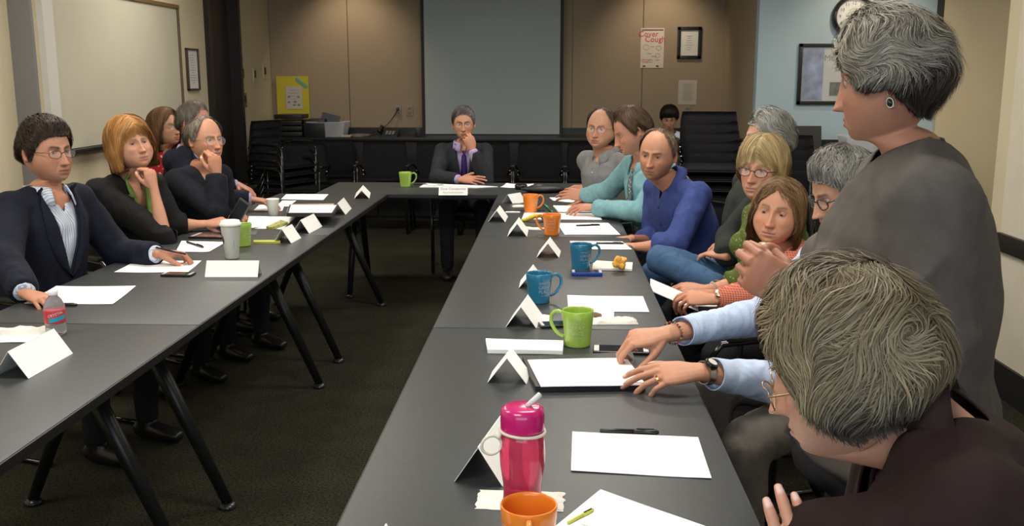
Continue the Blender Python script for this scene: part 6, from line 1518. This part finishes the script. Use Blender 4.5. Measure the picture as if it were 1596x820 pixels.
# --- 12 woman in coral check
person('w12', label='woman with long brown hair and coral checked shirt glancing down', head=wy(1213, 330, 3.66), look=(-116, 0, -7), torso=-160, hf=.05, lean=.06, sh=.138,
    face=dict(skin=(.66, .37, .26), fem=1, age=.5, nose=1.0, open=.30, gaze=(6, -14), brow=(.22, .12, .07), browa=.8, fat=.7, jaw=1.05, lip=(.52, .22, .18), browz=.003),
    hair=dict(line=[(0, 50), (20, 45), (42, 32), (56, 6), (66, -36), (80, -70), (180, -78)], thick=(.010, .014, .018, .011), bell=(.094, .185, 66), col=[(.22, .125, .055), (.32, .19, .09), (.14, .08, .04)], len=.20, part=.03, n=4000, seg=10, w=.0032, lift=.006, drop=(0, 0, -.5), curl=.4, curlf=9, mess=.2),
    mats=dict(trousers=darkt), clothes=[dict(type='top', name='shirt', m=coral, grow=.010, vneck=(.08, .035, .03), sleeve=.85), dict(type='collar', m=coral, open=.35)],
    L=dict(w=wy(1112, 467, 3.45), elbow=wy(1168, 462, 3.45), f=(-1, .15, .05), n=(.1, -.5, .8), pose='hold'), R=dict(w=wy(1108, 458, 3.72), f=(-1, 0, 0), n=(0, .2, 1), pose='hold', hint=(.2, .5, -.8)), extras=[watch('L', 'gold')])
# --- 13 man reaching over the folder
person('m13', label='man with wavy grey hair and pale blue shirt reaching over the table', head=wy(1316, 296, 3.08), look=(-168, -24, 0), torso=-168, hf=.02, lean=.10, build=1.02, shf=.02, vox=.0026,
    face=dict(skin=(.60, .36, .26), jaw=1.05, nose=1.1, age=.6, open=.3, gaze=(0, -15), brow=(.10, .09, .08)),
    hair=dict(line=HL_M, thick=(.014, .013, .017, .022), col=[(.17, .165, .145), (.27, .26, .24), (.09, .085, .075)], len=.06, flow=(0, .6, .1), curl=.7, curlf=6, n=4600, mess=.5, lift=.009, w=.0028),
    glasses=dict(n='black', col=(.012, .012, .014), metal=0, size=(.025, .017), r=.002), mats=dict(trousers=taupe), legs=dict(L=dict(knee=v3(.50, 2.42, .60)), R=dict(knee=v3(.50, 2.92, .60))), pelvis=v3(.98, 2.98, .56),
    clothes=[dict(type='top', name='shirt', m=skyb, grow=.012, vneck=(.06, .03, .03), sleeve=dict(R=.80, L=.76), taper=.022, vox=.008, wr=.006, ws=11, cuff=skyb, cuffw=.055), dict(type='collar', m=skyb)],
    R=dict(w=wz(1038, 521, .835), elbow=wy(1192, 492, 2.98), f=(-.93, -.12, -.12), n=(-.25, -.35, .9), pose=dict(i=(4, 44, 40, 20), m=(1, 52, 46, 24), r=(-3, 60, 50, 26), p=(-8, 64, 52, 28), t=(40, 52, 18, 16))),
    L=dict(w=wz(1090, 580, .795), elbow=wy(1225, 598, 2.55), f=(-.97, -.10, -.03), n=(-.1, -.45, .9), pose=dict(i=(3, 14, 14, 8), m=(0, 18, 18, 10), r=(-3, 26, 24, 14), p=(-6, 32, 30, 18), t=(26, 10, 6, 6))), extras=[beads('R', [(.30, .05, .03), (.32, .24, .06), (.05, .04, .03)], .03), watch('L', 'black'), ring_on(('L', 'r'))])
# --- 14 standing woman
def earring(root, arms, C, HR, S, nb, side, frt, spine):
    for sg in (-1, 1):
        c = C+HR@v3(sg*.088, -.010, -.050); t_ = MB(); X_, Y_, Z_ = HR[:, 1], HR[:, 2], HR[:, 0]*sg
        M = Matrix(((X_[0], Y_[0], Z_[0], c[0]), (X_[1], Y_[1], Z_[1], c[1]), (X_[2], Y_[2], Z_[2], c[2]), (0, 0, 0, 1)))
        t_.lathe([(0, -.001), (.0066, -.001), (.0074, .001), (.0066, .003), (0, .003)], n=22, sy=1.5); e = MB().add([M@Vector(v) for v in t_.V], t_.F).build('earring', silver, root, auto=40)
        t_ = MB().lathe([(.0052, .003), (.005, .0055), (0, .0065)], n=22, sy=1.45); MB().add([M@Vector(v) for v in t_.V], t_.F).build('black_stone', blackpl, e, smooth=True)
        MB().tube([C+HR@v3(sg*.086, -.008, -.028), C+HR@v3(sg*.088, -.009, -.037)], .001, n=5).build('hook', silver, e)
def necklace(root, arms, C, HR, S, nb, side, frt, spine):
    mb = MB()
    for i in range(46):
        a = 2*pi*i/46; d = side*sin(a)+frt*cos(a); p = nb*.70+(C+HR@v3(0, -.03, -.10))*.30+d*(.066+.012*max(0, cos(a)))-spine*(.045*max(0, cos(a))); t_ = MB().lathe([(0, -.0028), (.0028, 0), (0, .0028)], n=7); mb.add([Vector(p)+Vector(v) for v in t_.V], t_.F)
    mb.build('necklace', mat('copper', (.45, .25, .15), metal=1, rough=.3), root, smooth=True)
h14 = wy(1390, 119, 1.86)
person('w14', label='standing woman with short grey hair and loose taupe grey sweater', head=h14, look=(148, -14, 0), torso=170, hf=.055, nl=.180, lean=-.015, stand=True, build=1.08, sh=.150, bulk=.014, belly=.035, bust=.05, vox=.0026, cvox=.008, res=150, hump=-.004,
    face=dict(size=.97, skin=(.46, .25, .18), fem=1, age=.9, nose=.92, open=.12, gaze=(0, -25), jaw=1.08, fat=.7, brow=(.3, .25, .2), browa=.4, lip=(.45, .18, .15)),
    hair=dict(line=[(0, 30), (22, 30), (42, 22), (58, 6), (72, -6), (86, -8), (98, -8), (112, -26), (130, -44), (180, -54)], thick=(.014, .008, .009, .017), col=[(.25, .225, .175), (.34, .31, .25), (.155, .13, .095), (.40, .38, .34)], len=.080, flow=(0, -.7, .1), curl=.6, curlf=4, n=12000, seg=9, mess=.8, lift=.010, w=.0019, dark=((.030, .021, .018), .26), drop=(0, 0, -.3), tip=.006, lump=4, lumpa=.008),
    mats=dict(trousers=darkt), clothes=[dict(type='top', name='sweater', m=greyk, grow=.022, hem=.06, sleeve=.80, flare=.020, neckhole=.074, wr=.006, ws=4, sm=8, vox=.008, drape=(.020, 26, (.25, .80, .50)))],
    L=dict(w=wy(1243, 464, 1.62), f=(-.80, .22, .50), n=(-.15, -1, .1), pose='loosefist', hint=(.5, -.1, -1), vox=.0024), R=dict(w=wy(1228, 458, 1.72), f=(-.8, -.05, .55), n=(-.5, .8, .1), pose='loosefist', hint=(.5, .3, -1)), extras=[earring, necklace, watch('L', 'gold')])
# --- 15 foreground woman
person('w15', label='woman with layered ash blonde hair and dark brown jacket in the foreground', head=wy(1325, 566, 1.24), look=(158, -22, 0), torso=172, neck=A3(wy(1452, 668, 1.20)), lean=.22, build=1.04, sh=.150, vox=.0024, cvox=.007, res=150, seat=.42,
    face=dict(size=1.0, skin=(.62, .38, .28), fem=1, age=1., nose=1.05, open=.4, gaze=(0, -20), jaw=1.0, fat=.6, brow=(.4, .3, .2), browa=.4, lip=(.50, .20, .17)),
    hair=dict(line=[(0, 34), (22, 32), (42, 14), (56, -14), (70, -34), (88, -44), (100, -44), (114, -44), (130, -46), (180, -50)], thick=(.020, .016, .020, .024), col=[(.22, .170, .098), (.31, .25, .155), (.14, .105, .06), (.23, .205, .15)], len=.080, flow=(0, .75, .1), curl=.6, curlf=4, n=14000, seg=9, mess=.95, lift=.011, w=.0018, dark=((.085, .07, .055), -.12), drop=(0, 0, -.25), lump=4, lumpa=.009),
    glasses=dict(n='goldwire', col=(.40, .28, .16), size=(.026, .021), r=.0012, z=-.010, y=.110), mats=dict(trousers=darkt),
    clothes=[dict(type='top', name='blouse', m=black2, grow=.004, vneck=(.10, .04, .03), sleeve=.3), dict(type='top', name='jacket', m=brownw, grow=.018, vneck=(.16, .06, .035), sleeve=.95, wr=.006, ws=7, vox=.008), dict(type='collar', m=brownw, open=.5, wd=.085, h=.04, z=-.01)],
    R=dict(w=wy(1272, 985, 1.14), f=(-.20, .05, 1), n=(.1, -1, .1), pose=dict(i=(1, 10, 14, 8), m=(0, 12, 16, 8), r=(-1, 16, 20, 10), p=(-5, 24, 26, 12), t=(30, 20, 6, 6)), hint=(.2, .5, -1), vox=.0022), L=dict(w=wy(1225, 852, 1.20), elbow=wy(1425, 850, 1.08), f=(-.1, .35, -1), n=(-1, -.2, .1), pose='relaxed'))
# --- child at the back wall
person('k16', label='child with black hair and pale blue top sitting at the back wall', head=wy(1043, 184, 9.4), look=(-96, -24, 0), torso=-100, hf=.03, lean=.05, build=.92, res=84, sh=.150, seat=.44, hand=.8,
    face=dict(skin=(.46, .27, .20), size=.92, fem=.5, age=0, open=.3, brow=(.02, .015, .012), nose=.85), hair=dict(line=[(0, 34), (40, 30), (56, 14), (72, -6), (90, -4), (112, -6), (126, -26), (180, -38)], thick=(.022, .018, .020, .028), col=[(.010, .008, .008), (.018, .014, .012)], len=.06, flow=(.1, .6, 0), n=1800),
    mats=dict(trousers=darkt), clothes=[dict(type='top', name='top', m=palech, grow=.014, sleeve=.9)])
# chairs under the seated people
for key, what in (('m1', 'man in the navy blazer'), ('w2', 'woman with the strawberry blonde bob'), ('m3', 'balding man in the black sweater'), ('m4', 'grey haired man in navy suit'), ('w5', 'woman in the red floral blouse'), ('m6', 'man in charcoal suit at the table head'), ('m7', 'man in the grey shirt'), ('m8', 'man in the teal shirt'), ('m9', 'bearded man in royal blue'), ('m10', 'man in blue jeans'), ('w11', 'woman in the olive print blouse'), ('w12', 'woman in the coral checked shirt'), ('m13', 'man reaching over the folder'), ('w15', 'foreground woman in the brown jacket'), ('k16', 'child at the back wall')):
    r = PEOPLE[key][0]; az = degrees_ = math.degrees(r.rotation_euler.z)+90; c = Vector((cos(radians(az)), sin(radians(az)), 0)); p = r.location+c*(.20 if key in ('m13', 'w12', 'w11') else .06)
    chair(p.x, p.y, az, 'black armchair under the '+what)
# things held in hands
t = thing('pen', 'black pen held between the fingers of the man in navy blazer', 'pen', at_y(258, 388, 4.36)); a = A3(PEOPLE['m1'][1]['L']['W'])
q0 = Vector(a+v3(.055, -.03, .018)); MB().tube([q0+Vector((-.06, .03, .010)), q0+Vector((.03, -.01, .0)), q0+Vector((.085, -.02, -.008))], .0042, n=8).build('barrel', blackpl, t, smooth=True)
q = at_y(373, 330, 5.12); t = thing('tablet', 'dark handheld tablet tilted up between two hands at the left table', 'tablet', q)
M = Matrix.Translation(q) @ Matrix.Rotation(radians(-22), 4, 'Z') @ Matrix.Rotation(radians(28), 4, 'Y') @ Matrix.Rotation(radians(-14), 4, 'X')
MB().box((0, 0, 0), (.075, .010, .135), M=M, bev=.003).build('case', mat('grey_case', (.045, .05, .05), rough=.35), t, auto=40); MB().box((0, -.006, 0), (.062, .001, .115), M=M @ Matrix.Translation((0, -.006, 0))).build('display', mat('dark_glass', (.02, .022, .028)), t)
# leaflet in the hands of the two women
q = at_y(1050, 459, 3.75); t = thing('leaflet', 'white leaflet held by the two women below the table edge', 'paper', q)
M = Matrix.Translation(q) @ Matrix.Rotation(radians(-6), 4, 'Z') @ Matrix.Rotation(radians(22), 4, 'Y'); MB().box((0, 0, 0), (.20, .22, .003), M=M).build('sheet', white_p, t)
sh_ = at_y(1110, 463, 3.6); t = thing('paper_sheet', 'white sheet lying in the lap under the wrist with a watch', 'paper', (sh_.x, 3.62, sh_.z-.02)); MB().box((sh_.x, 3.62, sh_.z-.02), (.14, .18, .003)).build('sheet', white_p, t)
